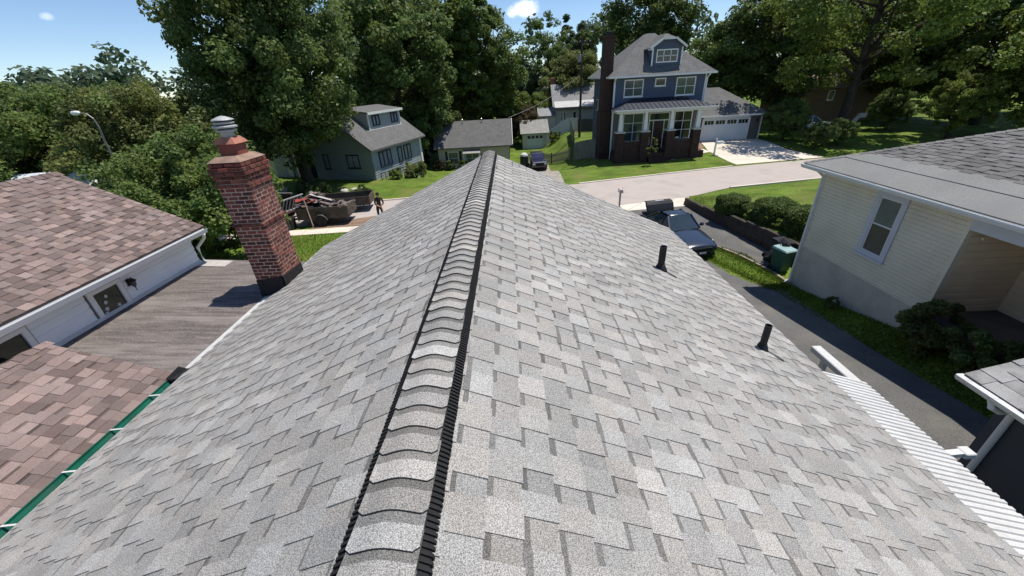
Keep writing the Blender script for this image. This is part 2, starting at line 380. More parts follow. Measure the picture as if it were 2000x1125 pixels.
def tint_flat(rng, raised=True):
    k = rng.uniform(.82, 1.18); return (k, k, k)
def shingle_pieces(O, u, s, poly, expo, seed, tint=tint_grey, wmin=.118, wmax=.152, dark=.93, thick=.0065, jag=.0):
    """laminated shingle pieces on a plane: O origin, u along the course, s up the slope, poly = convex outline in (u,s)"""
    rng = np.random.default_rng(seed); O, u, s = Vector(O), Vector(u).normalized(), Vector(s).normalized(); n = u.cross(s).normalized()
    if n.z < 0: n = -n
    A = sum((poly[i][0]*poly[(i+1) % len(poly)][1]-poly[(i+1) % len(poly)][0]*poly[i][1]) for i in range(len(poly)))
    if A < 0: poly = poly[::-1]
    u0, u1 = min(p[0] for p in poly), max(p[0] for p in poly); s1 = max(p[1] for p in poly)
    out = []; k = 0; per = wmin+wmax
    while k*expo < s1-.01:
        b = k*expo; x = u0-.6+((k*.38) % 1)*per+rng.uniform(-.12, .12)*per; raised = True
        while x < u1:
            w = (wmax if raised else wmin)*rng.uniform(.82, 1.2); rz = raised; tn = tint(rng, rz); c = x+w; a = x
            hb, ht = (thick*2.0, thick*.95) if rz else (thick*.7, thick*.12)
            hb += rng.uniform(-.0008, .0012); top = b+expo+.004
            bb = b-(.004 if rz else 0)+rng.uniform(-.002, .002)
            def hgt(v): return hb+(ht-hb)*min(1, max(0, (v-bb)/(top-bb)))
            pl = clip_poly([(a, bb), (c, bb), (c, top), (a, top)], poly)
            if len(pl) > 2:
                area = abs(sum(pl[i][0]*pl[(i+1) % len(pl)][1]-pl[(i+1) % len(pl)][0]*pl[i][1] for i in range(len(pl))))/2
                if area > 2e-4:
                    band = None
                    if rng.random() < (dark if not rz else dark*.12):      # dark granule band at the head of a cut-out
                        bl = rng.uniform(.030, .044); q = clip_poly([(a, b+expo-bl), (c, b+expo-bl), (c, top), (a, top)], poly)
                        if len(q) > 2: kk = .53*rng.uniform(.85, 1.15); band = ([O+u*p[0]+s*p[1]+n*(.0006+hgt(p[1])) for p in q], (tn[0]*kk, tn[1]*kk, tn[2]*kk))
                    cz = (sum(p[0] for p in pl)/len(pl), sum(p[1] for p in pl)/len(pl))
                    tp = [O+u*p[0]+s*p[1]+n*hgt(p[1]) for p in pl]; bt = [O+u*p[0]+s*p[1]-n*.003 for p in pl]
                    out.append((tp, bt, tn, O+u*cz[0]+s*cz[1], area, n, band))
            x += w; raised = not raised
        k += 1
    return out
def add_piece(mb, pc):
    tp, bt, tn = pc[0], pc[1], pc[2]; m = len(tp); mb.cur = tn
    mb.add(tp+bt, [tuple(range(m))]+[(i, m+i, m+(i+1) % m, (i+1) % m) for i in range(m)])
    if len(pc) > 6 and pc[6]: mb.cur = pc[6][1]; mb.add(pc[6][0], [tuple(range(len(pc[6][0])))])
def apparent(c, area, n):
    p = project(c)
    if p is None or not (-15 < p[0] < 2015 and -15 < p[1] < 1140): return 0
    v = CAM-np.array(c); d = np.linalg.norm(v); f = float(np.dot(v/d, np.array(n)))
    return area*max(f, 0)/d/d
def lay_shingles(parent, pieces, m, n_single=300, name='shingle'):
    sc = sorted(range(len(pieces)), key=lambda i: -apparent(pieces[i][3], pieces[i][4], pieces[i][5]))
    single = set(i for i in sc[:n_single] if apparent(pieces[i][3], pieces[i][4], pieces[i][5]) > 0)
    rest = MB()
    for i, pc in enumerate(pieces):
        if i in single:
            mb = MB(); add_piece(mb, pc); mk(name, mb, m, parent, tint=True, fixn=False)
        else: add_piece(rest, pc)
    if rest.f: mk(name+'_field', rest, m, parent, tint=True, fixn=False, kind='stuff')

# ------------------------------------------------------------------ the house under the camera
XR, ZR, PIT = -.57, 5.70, .475
XL, XE, ZE = -5.27, 4.13, 5.70-.475*4.70
Y0, Y1 = -3.2, 9.96
m_white = mat('white_painted_metal', (.57, .565, .55), rough=.5, var=.08, scale=2, var2=.05, scale2=30, stain=(.45, .44, .42), stain_scale=2.2, stain_lo=.55, stain_hi=.8)
m_vinyl = mat('white_vinyl', (.82, .84, .87), rough=.6, var=.04, scale=1.5)
m_black = mat('black_vent_plastic', (.018, .018, .019), rough=.75, var=.2, scale=20, spec=.25)
m_rubber = mat('black_pipe_rubber', (.02, .02, .022), rough=.6, var=.25, scale=9, spec=.3)
house = thing('grey_roofed_house', 'house with pale grey shingle gable roof and long ridge vent', 'house', (XR, 3, 0))
def our_house():
    mb = MB()
    # body: walls to the gable
    yb, yf = Y0+.35, Y1-.35; xa, xb = XL+.42, XE-.42
    mb.add([(xa, yb, -.3), (xb, yb, -.3), (xb, yb, ZE+.12), (XR, yb, ZR-.16), (xa, yb, ZE+.12), (xa, yf, -.3), (xb, yf, -.3), (xb, yf, ZE+.12), (XR, yf, ZR-.16), (xa, yf, ZE+.12)],
           [(0, 1, 2, 3, 4), (5, 9, 8, 7, 6), (0, 5, 6, 1), (1, 6, 7, 2), (0, 4, 9, 5)])
    mk('wall', mb, mat('cream_siding_wall', (.6, .58, .52), rough=.7, var=.05, scale=2), house)
    # roof deck as a folded slab
    mb = MB(); t = .10
    sec = [(XL, ZE-.004), (XR, ZR-.004), (XE, ZE-.004), (XE, ZE-.004-t), (XR, ZR-t-.03), (XL, ZE-.004-t)]
    mb.prism([(x, Y0, z) for x, z in sec], (0, Y1-Y0, 0))
    roof = mk('roof', mb, mat('roof_deck_felt', (.09, .09, .09), rough=.95), house)
    L = math.hypot(4.70, 4.70*PIT); cs, sn = 4.70/L, 4.70*PIT/L
    pcs = shingle_pieces((XL-.012, Y1, ZE), (0, -1, 0), (cs, 0, sn), [(0, 0), (Y1-Y0, 0), (Y1-Y0, L+.01), (0, L+.01)], .185, 11)
    pcs += shingle_pieces((XE+.012, Y0, ZE), (0, 1, 0), (-cs, 0, sn), [(0, 0), (Y1-Y0, 0), (Y1-Y0, L+.01), (0, L+.01)], .185, 12)
    lay_shingles(roof, pcs, m_shin, 300)
    # ridge vent: black louvre strips each side, shingle caps over it
    HW = .142; zc = ZR+.012
    for sx in (-1, 1):
        mb = MB(); x0 = XR+sx*HW; zb = ZR-PIT*HW
        mb.prism([(x0, Y0, zb+.004), (x0+sx*.040, Y0, zb-.019+.003), (x0+sx*.040, Y0, zb+.006), (x0, Y0, zb+.036)], (0, Y1-.06-Y0, 0))
        y = Y0+.01
        while y < Y1-.08:                                   # louvre fins
            mb.prism([(x0+sx*.004, y, zb+.044), (x0+sx*.050, y, zb+.012), (x0+sx*.050, y, zb-.024), (x0+sx*.004, y, zb)], (0, .013, 0)); y += .026
        mk('vent_strip', mb, m_black, roof)
    mbv = MB(); prof = [(-HW, ZR-PIT*HW+.034), (-.09, ZR-.016), (0, ZR+.012), (.09, ZR-.016), (HW, ZR-PIT*HW+.034)]
    mbv.prism([(XR+x, Y0, z-.006) for x, z in prof]+[(XR+HW, Y0, ZR-.2), (XR-HW, Y0, ZR-.2)], (0, Y1-.05-Y0, 0)); mk('vent_core', mbv, m_black, roof)
    rng = np.random.default_rng(5); y = Y1+.02; k = 0; e = .1455
    NS = 12
    while y > Y0+.1:
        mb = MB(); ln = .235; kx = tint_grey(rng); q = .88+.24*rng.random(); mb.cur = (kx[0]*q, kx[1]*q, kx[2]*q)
        hw = HW+.002+rng.uniform(-.004, .004); yn = y-e+rng.uniform(-.004, .004); jx = rng.uniform(-.004, .004)
        def zc_(x, lift):
            a = abs(x); base = ZR+.014-PIT*.98*max(0, math.sqrt(a*a+.0036)-.06)
            base += .007*max(0, (a-.09)/.05)**2-.006           # edges of the cap turn up over the vent
            return base+lift
        m = NS+1; rows = []
        for (dy, k2) in ((0, 1), (e-.044, 1), (e-.040, .55), (e+.01, .55), (ln, .55)):  # dark head rows: printed band plus the overlapping cap's shadow, put into the tint
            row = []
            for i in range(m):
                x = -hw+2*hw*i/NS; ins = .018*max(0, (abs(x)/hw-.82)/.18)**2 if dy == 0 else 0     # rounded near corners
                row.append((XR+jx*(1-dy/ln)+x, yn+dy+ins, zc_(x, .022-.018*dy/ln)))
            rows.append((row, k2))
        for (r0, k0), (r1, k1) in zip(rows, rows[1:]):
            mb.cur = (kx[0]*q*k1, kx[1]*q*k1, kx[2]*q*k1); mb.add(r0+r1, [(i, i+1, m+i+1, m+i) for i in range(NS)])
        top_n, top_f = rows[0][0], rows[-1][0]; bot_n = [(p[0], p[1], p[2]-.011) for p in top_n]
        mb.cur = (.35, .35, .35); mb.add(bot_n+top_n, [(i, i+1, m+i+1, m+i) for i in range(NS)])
        mb.add([top_n[0], top_f[0], bot_n[0]], [(0, 1, 2)]); mb.add([top_n[-1], top_f[-1], bot_n[-1]], [(0, 2, 1)])
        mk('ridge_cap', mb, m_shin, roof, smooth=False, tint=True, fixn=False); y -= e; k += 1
    # metal edges
    mb = MB(); mb.prism([(XE-.02, Y0, ZE+.002), (XE+.028, Y0, ZE-.012), (XE+.028, Y0, ZE-.12), (XE+.006, Y0, ZE-.12), (XE+.006, Y0, ZE-.03)], (0, Y1-Y0, 0)); mk('drip_edge', mb, m_white, roof)
    mb = MB(); mb.prism([(XL+.03, 4.82, ZE+.022), (XL-.135, 4.82, ZE-.016), (XL-.145, 4.82, ZE-.05), (XL-.135, 4.82, ZE-.05), (XL+.03, 4.82, ZE+.012)], (0, 2.33, 0)); mk('edge_flashing', mb, m_white, roof)
    mb = MB(); mb.prism([(XL+.02, 8.02, ZE+.016), (XL-.045, 8.02, ZE-.004), (XL-.045, 8.02, ZE-.09), (XL-.03, 8.02, ZE-.09), (XL+.02, 8.02, ZE+.008)], (0, Y1-8.02, 0)); mk('drip_edge', mb, m_white, roof)
    for sx, xe in ((-1, XL), (1, XE)):
        mb = MB(); mb.prism([(xe, Y1+.004, ZE-.03), (XR, Y1+.004, ZR-.03), (XR, Y1+.004, ZR-.18), (xe, Y1+.004, ZE-.18)], (0, .025, 0)); mk('fascia', mb, m_white, roof)
    # green gutter with white hangers on the left eave, white lip
    g = MB(); m_green = mat('green_gutter_enamel', (.008, .115, .072), rough=.4, var=.25, scale=5, stain=(.03, .10, .07), stain_scale=3)
    xo = XL-.020; w = .155; zt = ZE-.004
    prof = [(xo, zt), (xo, zt-.10), (xo-w*.75, zt-.10), (xo-w, zt-.03), (xo-w, zt), (xo-w-.012, zt), (xo-w-.012, zt-.036), (xo-w*.78, zt-.112), (xo+.002, zt-.112), (xo+.002, zt)]
    g.prism([(x, Y0, z) for x, z in prof], (0, 4.55-Y0, 0)); gut = mk('gutter', g, m_green, house)
    mb = MB(); mb.prism([(xo-.002, Y0, zt+.004), (xo+.03, Y0, zt+.026), (xo+.03, Y0, zt+.018), (xo+.004, Y0, zt-.03), (xo-.014, Y0, zt-.03), (xo-.014, Y0, zt+.0)], (0, 4.55-Y0, 0)); mk('white_lip', mb, m_white, gut)
    for y in np.arange(-2.6, 4.5, .62):
        mb = MB(); mb.bar((xo-w-.008, y, zt+.003), (xo, y+.01, zt+.006), .022, .008); mk('hanger', mb, m_white, gut)
    mb = MB()
    for i in range(5): mb.bar((xo-w-.005+.02*i, 4.55, zt+.02-.01*i), (xo-w+.02+.022*i, 4.80, zt+.055-.008*i), .016, .02)
    mb.box(xo-w, xo+.02, 4.56, 4.80, zt-.10, zt+.012); mk('downspout_outlet', mb, m_black, gut)
    # two plumbing vents with boots
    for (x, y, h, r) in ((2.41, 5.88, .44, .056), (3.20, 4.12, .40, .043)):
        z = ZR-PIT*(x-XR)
        mb = MB(); mb.lathe((x, y, z-.02), [(r, 0), (r, h), (r*.84, h), (r*.82, h-.16), (.001, h-.16)], 20)
        vp = mk('vent_pipe', mb, m_rubber, house, smooth=False, label='black plumbing vent pipe %s' % ('farther up the slope' if h > .42 else 'close to the eave'))
        mb = MB(); mb.lathe((x, y, z-.03), [(r*2.1, 0), (r*1.7, .055), (r*1.25, .11), (r*1.02, .135)], 20); mk('boot', mb, m_rubber, vp, smooth=True)
        cs_, sn_ = 1/math.hypot(1, PIT), PIT/math.hypot(1, PIT)
        mb = MB()
        mb.obox(Vector((x-.02, y, z))+Vector((cs_, 0, -sn_))*.04+Vector((sn_, 0, cs_))*.017, (cs_, 0, -sn_), (0, 1, 0), (sn_, 0, cs_), .30, .27, .006)
        mk('flashing_plate', mb, mat('lead_flashing', (.34, .33, .32), rough=.7, var=.12, scale=8), vp)
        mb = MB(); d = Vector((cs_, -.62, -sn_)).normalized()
        mb.obox(Vector((x, y, z))+d*.17+Vector((sn_, 0, cs_))*.0225, d, Vector((sn_, 0, cs_)).cross(d), (sn_, 0, cs_), .24, .055, .005); mk('dark_strip', mb, mat('dark_strip_grey', (.10, .10, .10), rough=.9, var=.2, scale=12), vp)  # thin flat dark strip running downslope from the pipe
    # corrugated white awning under the right eave and its beam
    aw = thing('patio_awning', 'white corrugated metal awning below the right eave of the grey roof', 'awning', (4.7, 2, 0))
    ya, yb2 = 4.46, -3.0; xi, zi, xo2, zo = 4.02, 3.33, 5.23, 2.90
    NX = 40; per = .078; nper = int((ya-yb2)/per); prev = None; mbp = None
    prof = [(0, 0), (.50, 0), (.60, -.020), (.88, -.020), (1.0, 0)]
    pan = 8
    for k0 in range(0, nper, pan):
        mb = MB(); ps = []
        for k in range(k0, min(nper, k0+pan)):
            for (f, dz) in prof[:-1] if k < min(nper, k0+pan)-1 else prof: ps.append((ya-(k+f)*per, dz))
        vs = [(xi, y, zi+dz) for y, dz in ps]+[(xo2, y, zo+dz) for y, dz in ps]+[(xo2, y, zo+dz-.006) for y, dz in ps]; n = len(ps)
        mb.add(vs, [(i, i+1, n+i+1, n+i) for i in range(n-1)]+[(n+i, n+i+1, 2*n+i+1, 2*n+i) for i in range(n-1)])
        mk('panel', mb, m_white, aw, fixn=False)
    mb = MB(); mb.bbox(5.16, 5.32, yb2, 5.52, 2.70, 2.80, .012); mk('beam', mb, m_white, aw)
    for y in (5.2, 2.6, 0): 
        mb = MB(); mb.box(5.20, 5.28, y, y+.08, gz(5.2, y)-.05, 2.70); mk('post', mb, m_white, aw)
    mb = MB(); mb.bbox(5.60, 5.74, 3.26, 3.40, 2.67, 2.75, .01); mb.bar((5.3, 3.3, 2.72), (5.62, 3.33, 2.71), .08, .06); mk('gutter_elbow', mb, m_white, aw)
our_house()

# ------------------------------------------------------------------ brick chimney (part of the same house)
def chimney():
    x0, x1, y0, y1, zb, zt = -5.46, -4.885, 7.18, 7.93, 3.3, 6.05
    rnd = random.Random(3)
    m_mortar = mat('lime_mortar', (.52, .41, .33), rough=.95, var=.12, scale=6, var2=.12, scale2=60, bump=.4, bscale=80)
    m_brick = mat('old_red_brick', (.175, .058, .042), rough=.9, var=.16, scale=7, var2=.14, scale2=70, bump=.4, bscale=70, tint=True)
    mb = MB(); mb.box(x0+.005, x1-.005, y0+.005, y1-.005, zb-.4, zt)
    ch = mk('chimney', mb, m_mortar, house, label='red brick chimney with stepped crown, clay flue and louvred metal cap')
    mb = MB(); mb.box(x0-.01, x1+.012, y0-.01, y1+.012, zb-.35, ZE+.10)
    P = [(x1+.012, y0-.012, ZE+.10), (x1+.012, y1+.012, ZE+.10), (x1+.012, y1+.012, ZE+.40), (x1+.012, y0-.012, ZE+.43)]
    mb.prism(P, (-.03, 0, 0)); mb.prism([(x0, y0-.012, ZE-.2), (x1+.01, y0-.012, ZE-.2), (x1+.01, y0-.012, ZE+.43), (x0, y0-.012, ZE+.36)], (0, .03, 0))
    mk('flashing', mb, mat('black_flashing_tar', (.016, .016, .018), rough=.8, var=.2, scale=8), ch)
    bl, bh, mj = .195, .058, .017; d = .012
    def brick(xa, xb, ya, yb, z, h):
        mb = MB(); k = rnd.choice([.55, .75, .9, 1, 1.1, 1.35])*rnd.uniform(.9, 1.1); w = rnd.uniform(-.1, .12); mb.cur = (k*(1+w), k*(1-w*.5), k*(1-w*.6))
        j = rnd.uniform(-.0025, .0025); mb.bbox(xa+j, xb+j, ya+j, yb+j, z, z+h, .004)
        mk('brick', mb, m_brick, ch, tint=True)
    z = ZE+.02; c = 0
    def course(z, ex, h=bh, off=0):
        ax0, ax1, ay0, ay1 = x0-ex, x1+ex, y0-ex, y1+ex
        # front (-y) and right (+x) faces brick by brick; back faces one course block
        x = ax0-(bl/2 if off else 0)
        while x < ax1-.02:
            a, b = max(x, ax0), min(x+bl, ax1)
            if b-a > .03: brick(a+mj/2, b-(0 if b >= ax1-1e-6 else mj/2), ay0, ay0+.10, z, h)
            x += bl
        y = ay0+.10-(bl/2 if not off else 0)
        while y < ay1-.02:
            a, b = max(y, ay0+.10), min(y+bl, ay1)
            if b-a > .03: brick(ax1-.10, ax1, a+mj/2, b-mj/2, z, h)
            y += bl
        back.box(ax0, ax0+.1, ay0+.105, ay1, z, z+h); back.box(ax0+.1, ax1-.105, ay1-.1, ay1, z, z+h)
    back = MB()
    while z < zt-.36:
        ex = 0.0; h = bh
        if abs(z-4.98) < .036: ex = .032
        course(z, ex, h, c % 2); z += bh+mj; c += 1
    for ex in (.03, .012, .03, .050, .050, .025):
        course(z, ex, bh, c % 2); z += bh+mj; c += 1
    mk('brick_field', back, mat('old_red_brick_back', (.27, .085, .055), rough=.9, var=.2, scale=7), ch, kind='stuff')
    mb = MB(); e0, e1 = .025, -.10
    mb.add([(x0-e0, y0-e0, z), (x1+e0, y0-e0, z), (x1+e0, y1+e0, z), (x0-e0, y1+e0, z), (x0-e1, y0-e1, z+.09), (x1+e1, y0-e1, z+.09), (x1+e1, y1+e1, z+.09), (x0-e1, y1+e1, z+.09)],
           [(3, 2, 1, 0), (4, 5, 6, 7), (0, 1, 5, 4), (1, 2, 6, 5), (2, 3, 7, 6), (3, 0, 4, 7)])
    mk('mortar_crown', mb, mat('crown_wash', (.27, .18, .135), rough=.9, var=.25, scale=6, bump=.5, bscale=40), ch)
    cx, cy = (x0+x1)/2, (y0+y1)/2; z += .085
    m_clay = mat('clay_flue', (.22, .065, .045), rough=.8, var=.2, scale=6)
    mb = MB(); w = .165
    mb.bbox(cx-w, cx+w, cy-w, cy+w, z, z+.21, .02); fl = mk('clay_flue', mb, m_clay, ch)
    mb = MB(); w2 = .205
    mb.add([(cx-w2, cy-w2, z+.20), (cx+w2, cy-w2, z+.20), (cx+w2, cy+w2, z+.20), (cx-w2, cy+w2, z+.20), (cx-.13, cy-.13, z+.31), (cx+.13, cy-.13, z+.31), (cx+.13, cy+.13, z+.31), (cx-.13, cy+.13, z+.31)],
           [(3, 2, 1, 0), (4, 5, 6, 7), (0, 1, 5, 4), (1, 2, 6, 5), (2, 3, 7, 6), (3, 0, 4, 7)])
    mk('clay_collar', mb, mat('pale_clay', (.36, .15, .10), rough=.8, var=.25, scale=5), fl)
    m_zinc = mat('dull_zinc', (.42, .42, .42), rough=.6, metal=.4, var=.1, scale=8); zz = z+.30
    mb = MB(); mb.lathe((cx, cy, zz), [(.10, 0), (.10, .10), (.13, .11)], 16)
    cap = mk('metal_cap', mb, m_zinc, fl)
    for k in range(3):
        mb = MB(); rr = (.17, .20, .17)[k]; mb.lathe((cx, cy, zz+.09+.065*k), [(rr-.05, 0), (rr, .012), (rr, .034), (rr-.06, .055)], 18); mk('louvre_ring', mb, m_zinc, fl)
    mb = MB(); mb.lathe((cx, cy, zz+.29), [(.18, 0), (.17, .015), (.06, .06), (.01, .07)], 18); mk('cap_lid', mb, m_zinc, fl)
chimney()
# ================================================================== NEIGHBOURS LEFT AND RIGHT
m_soffit = mat('beige_soffit', (.46, .44, .38), rough=.7, var=.05, scale=2)
m_glass = glass_mat('dark_window_glass', (.018, .022, .026))
m_trim = mat('white_trim', (.74, .74, .73), rough=.5, var=.03, scale=3)
def siding(parent, face, a0, a1, z0, z1, expo, m, gaps=(), name='siding_board', axis='x', out=1, t=.012):
    """lap siding boards on a wall. axis 'x': wall plane x=face, runs along y; 'y': plane y=face, runs along x"""
    z = z0
    while z < z1-.01:
        h = min(expo, z1-z); runs = [(a0, a1)]
        for (g0, g1, gz0, gz1) in gaps:
            if z+h > gz0+.005 and z < gz1-.005:
                nr = []
                for (p, q) in runs:
                    if g0 > p: nr.append((p, min(q, g0)))
                    if g1 < q: nr.append((max(p, g1), q))
                runs = [r for r in nr if r[1]-r[0] > .01]
        for (p, q) in runs:
            # lap profile: bulged face, small ledge, cove under the next board
            mb = MB(); prof = [(-.004, 0), (t+.006, 0), (t+.002, h*.62), (t*.25, h*.70), (.004, h+.008)]
            P_ = [[((face+out*d, e, z+dz) if axis == 'x' else (e, face+out*d, z+dz)) for d, dz in prof] for e in (p, q)]
            mb.add(P_[0]+P_[1], [(i, i+1, 6+i, 5+i) for i in range(4)]); mb.add(P_[0], [(0, 1, 2, 3, 4)]); mb.add(P_[1], [(0, 1, 2, 3, 4)]); mk(name, mb, m, parent)
        z += expo
def left_house():
    xw, yE = -7.90, 8.80; xr, zr = -10.35, 5.90; xe, ze, yr = -7.56, 4.50, 8.97
    t = thing('white_sided_house', 'white sided house with brown shingle roof beside the flat roof', 'house', (-10.3, 4, 0))
    mb = MB(); mb.add([(xw, yE, -.2), (2*xr-xw, yE, -.2), (2*xr-xw, yE, 4.30), (xr, yE, zr-.18), (xw, yE, 4.30), (xw, -4, -.2), (2*xr-xw, -4, -.2), (2*xr-xw, -4, 4.30), (xr, -4, zr-.18), (xw, -4, 4.30)],
           [(0, 1, 2, 3, 4), (5, 9, 8, 7, 6), (0, 4, 9, 5), (1, 6, 7, 2)]); wall = mk('wall', mb, m_vinyl, t)
    wins = [(6.16, 6.80, 3.2, 4.20), (4.35, 5.12, 3.2, 4.20)]
    siding(wall, xw, -1.0, yE, 3.52, 4.30, .155, m_vinyl, [(a-.05, b+.05, c, d+.05) for a, b, c, d in wins], out=1)
    for i, (a, b, c, d) in enumerate(wins):
        mb = MB(); fr = .07; x = xw+.012
        for (p, q, r, s) in ((a-.02, a+fr, c, d), (b-fr, b+.02, c, d), (a+fr, b-fr, d-fr, d)): mb.box(x-.02, x+.035, p, q, r, s)
        w = mk('window', mb, m_trim, wall)
        mb = MB(); mb.box(x-.012, x+.004, a+fr, b-fr, c, d-fr); mk('pane', mb, glass_mat('garden_glass', (.012, .022, .014), .03), w)
        mb = MB(); [mk('casing_strip', one(lambda m: m.box(x-.01, x+.012, q, q+.023, c, d+.02)), mat('dark_casing', (.12, .12, .13)), w) for q in (b+.022, a-.045)]
        if i == 0:
            # white cut-out flowers standing in the window
            rnd = random.Random(2)
            for (yy, zz, r) in ((6.34, 3.78, .05), (6.38, 3.90, .045), (6.44, 4.0, .04), (6.58, 3.74, .045), (6.30, 3.70, .05)):
                mb = MB(); vs = []; n = 10
                for j in range(n): a2 = 2*math.pi*j/n; rr = r*(1 if j % 2 else .6); vs.append((x+.008, yy+rr*math.cos(a2), zz+rr*math.sin(a2)))
                mb.prism(vs, (.006, 0, 0)); mk('ornament', mb, mat('white_ornament', (.5, .52, .5), var=.1), w)
    # soffit, fascia, gutter
    mb = MB(); mb.box(xe+.02, xw+.02, -4, yr-.02, 4.30, 4.325) if False else mb.add([(xw-.02, -4, 4.305), (xe-.01, -4, 4.335), (xe-.01, yr-.02, 4.335), (xw-.02, yr-.02, 4.305)], [(0, 1, 2, 3)])
    mk('soffit', mb, m_soffit, t)
    mb = MB(); mb.box(xe-.02, xe+.004, -4, yr-.02, 4.325, ze-.02); mk('fascia', mb, m_trim, t)
    mb = MB(); mb.prism([(xe+.006, -4, ze-.04), (xe+.006, -4, ze-.14), (xe+.085, -4, ze-.14), (xe+.115, -4, ze-.04), (xe+.105, -4, ze-.04), (xe+.08, -4, ze-.13), (xe+.016, -4, ze-.13), (xe+.016, -4, ze-.04)], (0, yr-.05+4, 0)); mk('gutter', mb, m_trim, t)
    mb = MB(); mb.tube([(xe+.07, 8.80, ze-.14), (xe+.02, 8.82, ze-.25), (xw+.06, 8.86, 4.0), (xw+.07, 8.86, 3.6), (xw+.09, 8.90, .1)], .035, 8); mk('downspout', mb, m_trim, t)
    # roof
    L = math.hypot(xe-xr, zr-ze); mb = MB()
    mb.prism([(xe, -5, ze-.005), (xr, -5, zr-.005), (2*xr-xe, -5, ze-.005), (2*xr-xe, -5, ze-.07), (xr, -5, zr-.12), (xe, -5, ze-.07)], (0, yr+5, 0))
    roof = mk('roof', mb, mat('roof_deck_felt', (.09, .09, .09)), t)
    s = (xr-xe, 0, zr-ze)
    pcs = shingle_pieces((xe+.015, -1.5, ze), (0, 1, 0), s, [(0, 0), (yr+1.5, 0), (yr+1.5, L+.015), (0, L+.015)], .150, 21, tint_brown, .13, .17, .7)
    lay_shingles(roof, pcs, m_brown, 300)
    pcs2 = shingle_pieces((2*xr-xe, yr, ze), (0, -1, 0), (xe-xr, 0, zr-ze), [(0, 0), (yr+1.5, 0), (yr+1.5, L), (0, L)], .150, 22, tint_brown, .2, .3, .0)
    mb = MB(); [add_piece(mb, p) for p in pcs2]; mk('shingle_field', mb, m_brown, roof, tint=True, kind='stuff', fixn=False)
    rng = np.random.default_rng(2); y = yr
    while y > -1.4:
        mb = MB(); mb.cur = tint_brown(rng); b = y-.16
        P = [(-.14, -.07), (0, .012), (.14, -.07)]
        mb.add([(xr+x, b, zr+z+.03) for x, z in P]+[(xr+x, y+.06, zr+z+.012) for x, z in P], [(0, 1, 4, 3), (1, 2, 5, 4)]); mk('ridge_cap', mb, m_brown, roof, tint=True); y -= .16
    mb = MB(); mb.box(xe, xe+.02, -4, yr, ze-.03, ze+.002); mk('drip_edge', mb, mat('dark_brown_drip', (.05, .035, .03)), roof)
    # coach lantern on the wall
    l = thing('wall_lantern', 'black coach lantern on the white siding beside the window', 'lantern', (xw+.10, 6.96, 4.03))
    mk('bracket', one(lambda m: (m.box(xw-.0, xw+.03, 6.92, 7.0, 3.96, 4.10), m.bar((xw+.02, 6.96, 4.08), (xw+.11, 6.96, 4.10), .02, .02))), m_black, l)
    mk('lamp_body', one(lambda m: m.lathe((xw+.11, 6.96, 3.93), [(.02, 0), (.04, .03), (.055, .12), (.03, .13)], 6)), mat('lantern_glass', (.06, .06, .055), rough=.2), l)
    mk('cap', one(lambda m: m.lathe((xw+.11, 6.96, 4.055), [(.075, 0), (.05, .03), (.015, .06), (.006, .09)], 6)), m_black, l)
    mk('tail', one(lambda m: m.tube([(xw+.11, 6.96, 3.93), (xw+.11, 6.96, 3.87), (xw+.09, 6.98, 3.83)], [.012, .008, .004], 6)), m_black, l)
left_house()
def flat_roof():
    t = thing('flat_roofed_breezeway', 'weathered flat roof spanning between the chimney and the white sided wall', 'breezeway', (-6.8, 6.9, 0))
    x0, x1, y0, y1, z = -7.885, XL-.03, 4.70, 8.95, 3.43; sl = .20/2.6
    zx = lambda x: z+(x1-x)*sl
    m_roll = mat('weathered_roll_roofing', (.150, .130, .120), rough=.95, var=.18, scale=1.0, var2=.17, scale2=4.0, stretch=(.45, 3.2, 1), grain=.28, gscale=45, bump=.25, bscale=60, stain=(.24, .215, .20), stain_scale=1.0, stain_lo=.52, stain_hi=.75)
    mk('deck', one(lambda m: m.prism([(x0, y0, zx(x0)-.004), (x1, y0, z-.004), (x1, y0, z-.16), (x0, y0, z-.16)], (0, y1-.02-y0, 0))), m_trim, t)
    y = y1; k = 0
    rnd = random.Random(6)
    while y > y0:
        a = max(y0, y-.62)
        mk('roofing_sheet', one(lambda m: m.add([(x0+.02, a-.04, zx(x0)+.002), (x1, a-.04, z+.002), (x1, y, z+.012), (x0+.02, y, zx(x0)+.012), (x0+.02, y, zx(x0)-.01), (x1, y, z-.01)], [(0, 1, 2, 3), (3, 2, 5, 4)])), m_roll, t); y = a; k += 1
    mk('wall_flashing', one(lambda m: m.prism([(x0, y0, zx(x0)+.07), (x0+.02, y0, zx(x0)+.07), (x0+.06, y0, zx(x0)+.016), (x0+.04, y0, zx(x0)+.006), (x0, y0, zx(x0)+.006)], (0, y1-y0-.15, 0))), m_white, t)
    mk('patch', one(lambda m: m.prism([(x0+.06, y1-.40, zx(x0+.06)+.013), (x0+.75, y1-.40, zx(x0+.75)+.013), (x0+.75, y1-.40, zx(x0+.75)+.021), (x0+.06, y1-.40, zx(x0+.06)+.021)], (0, .35, 0))), mat('pale_patch', (.42, .39, .36), var=.15, scale=5), t)
    for y in (4.5, 8.7):
        for x in (-7.75, -5.9): mk('post', one(lambda m: m.box(x, x+.1, y, y+.1, -.05, z-.16)), m_trim, t)
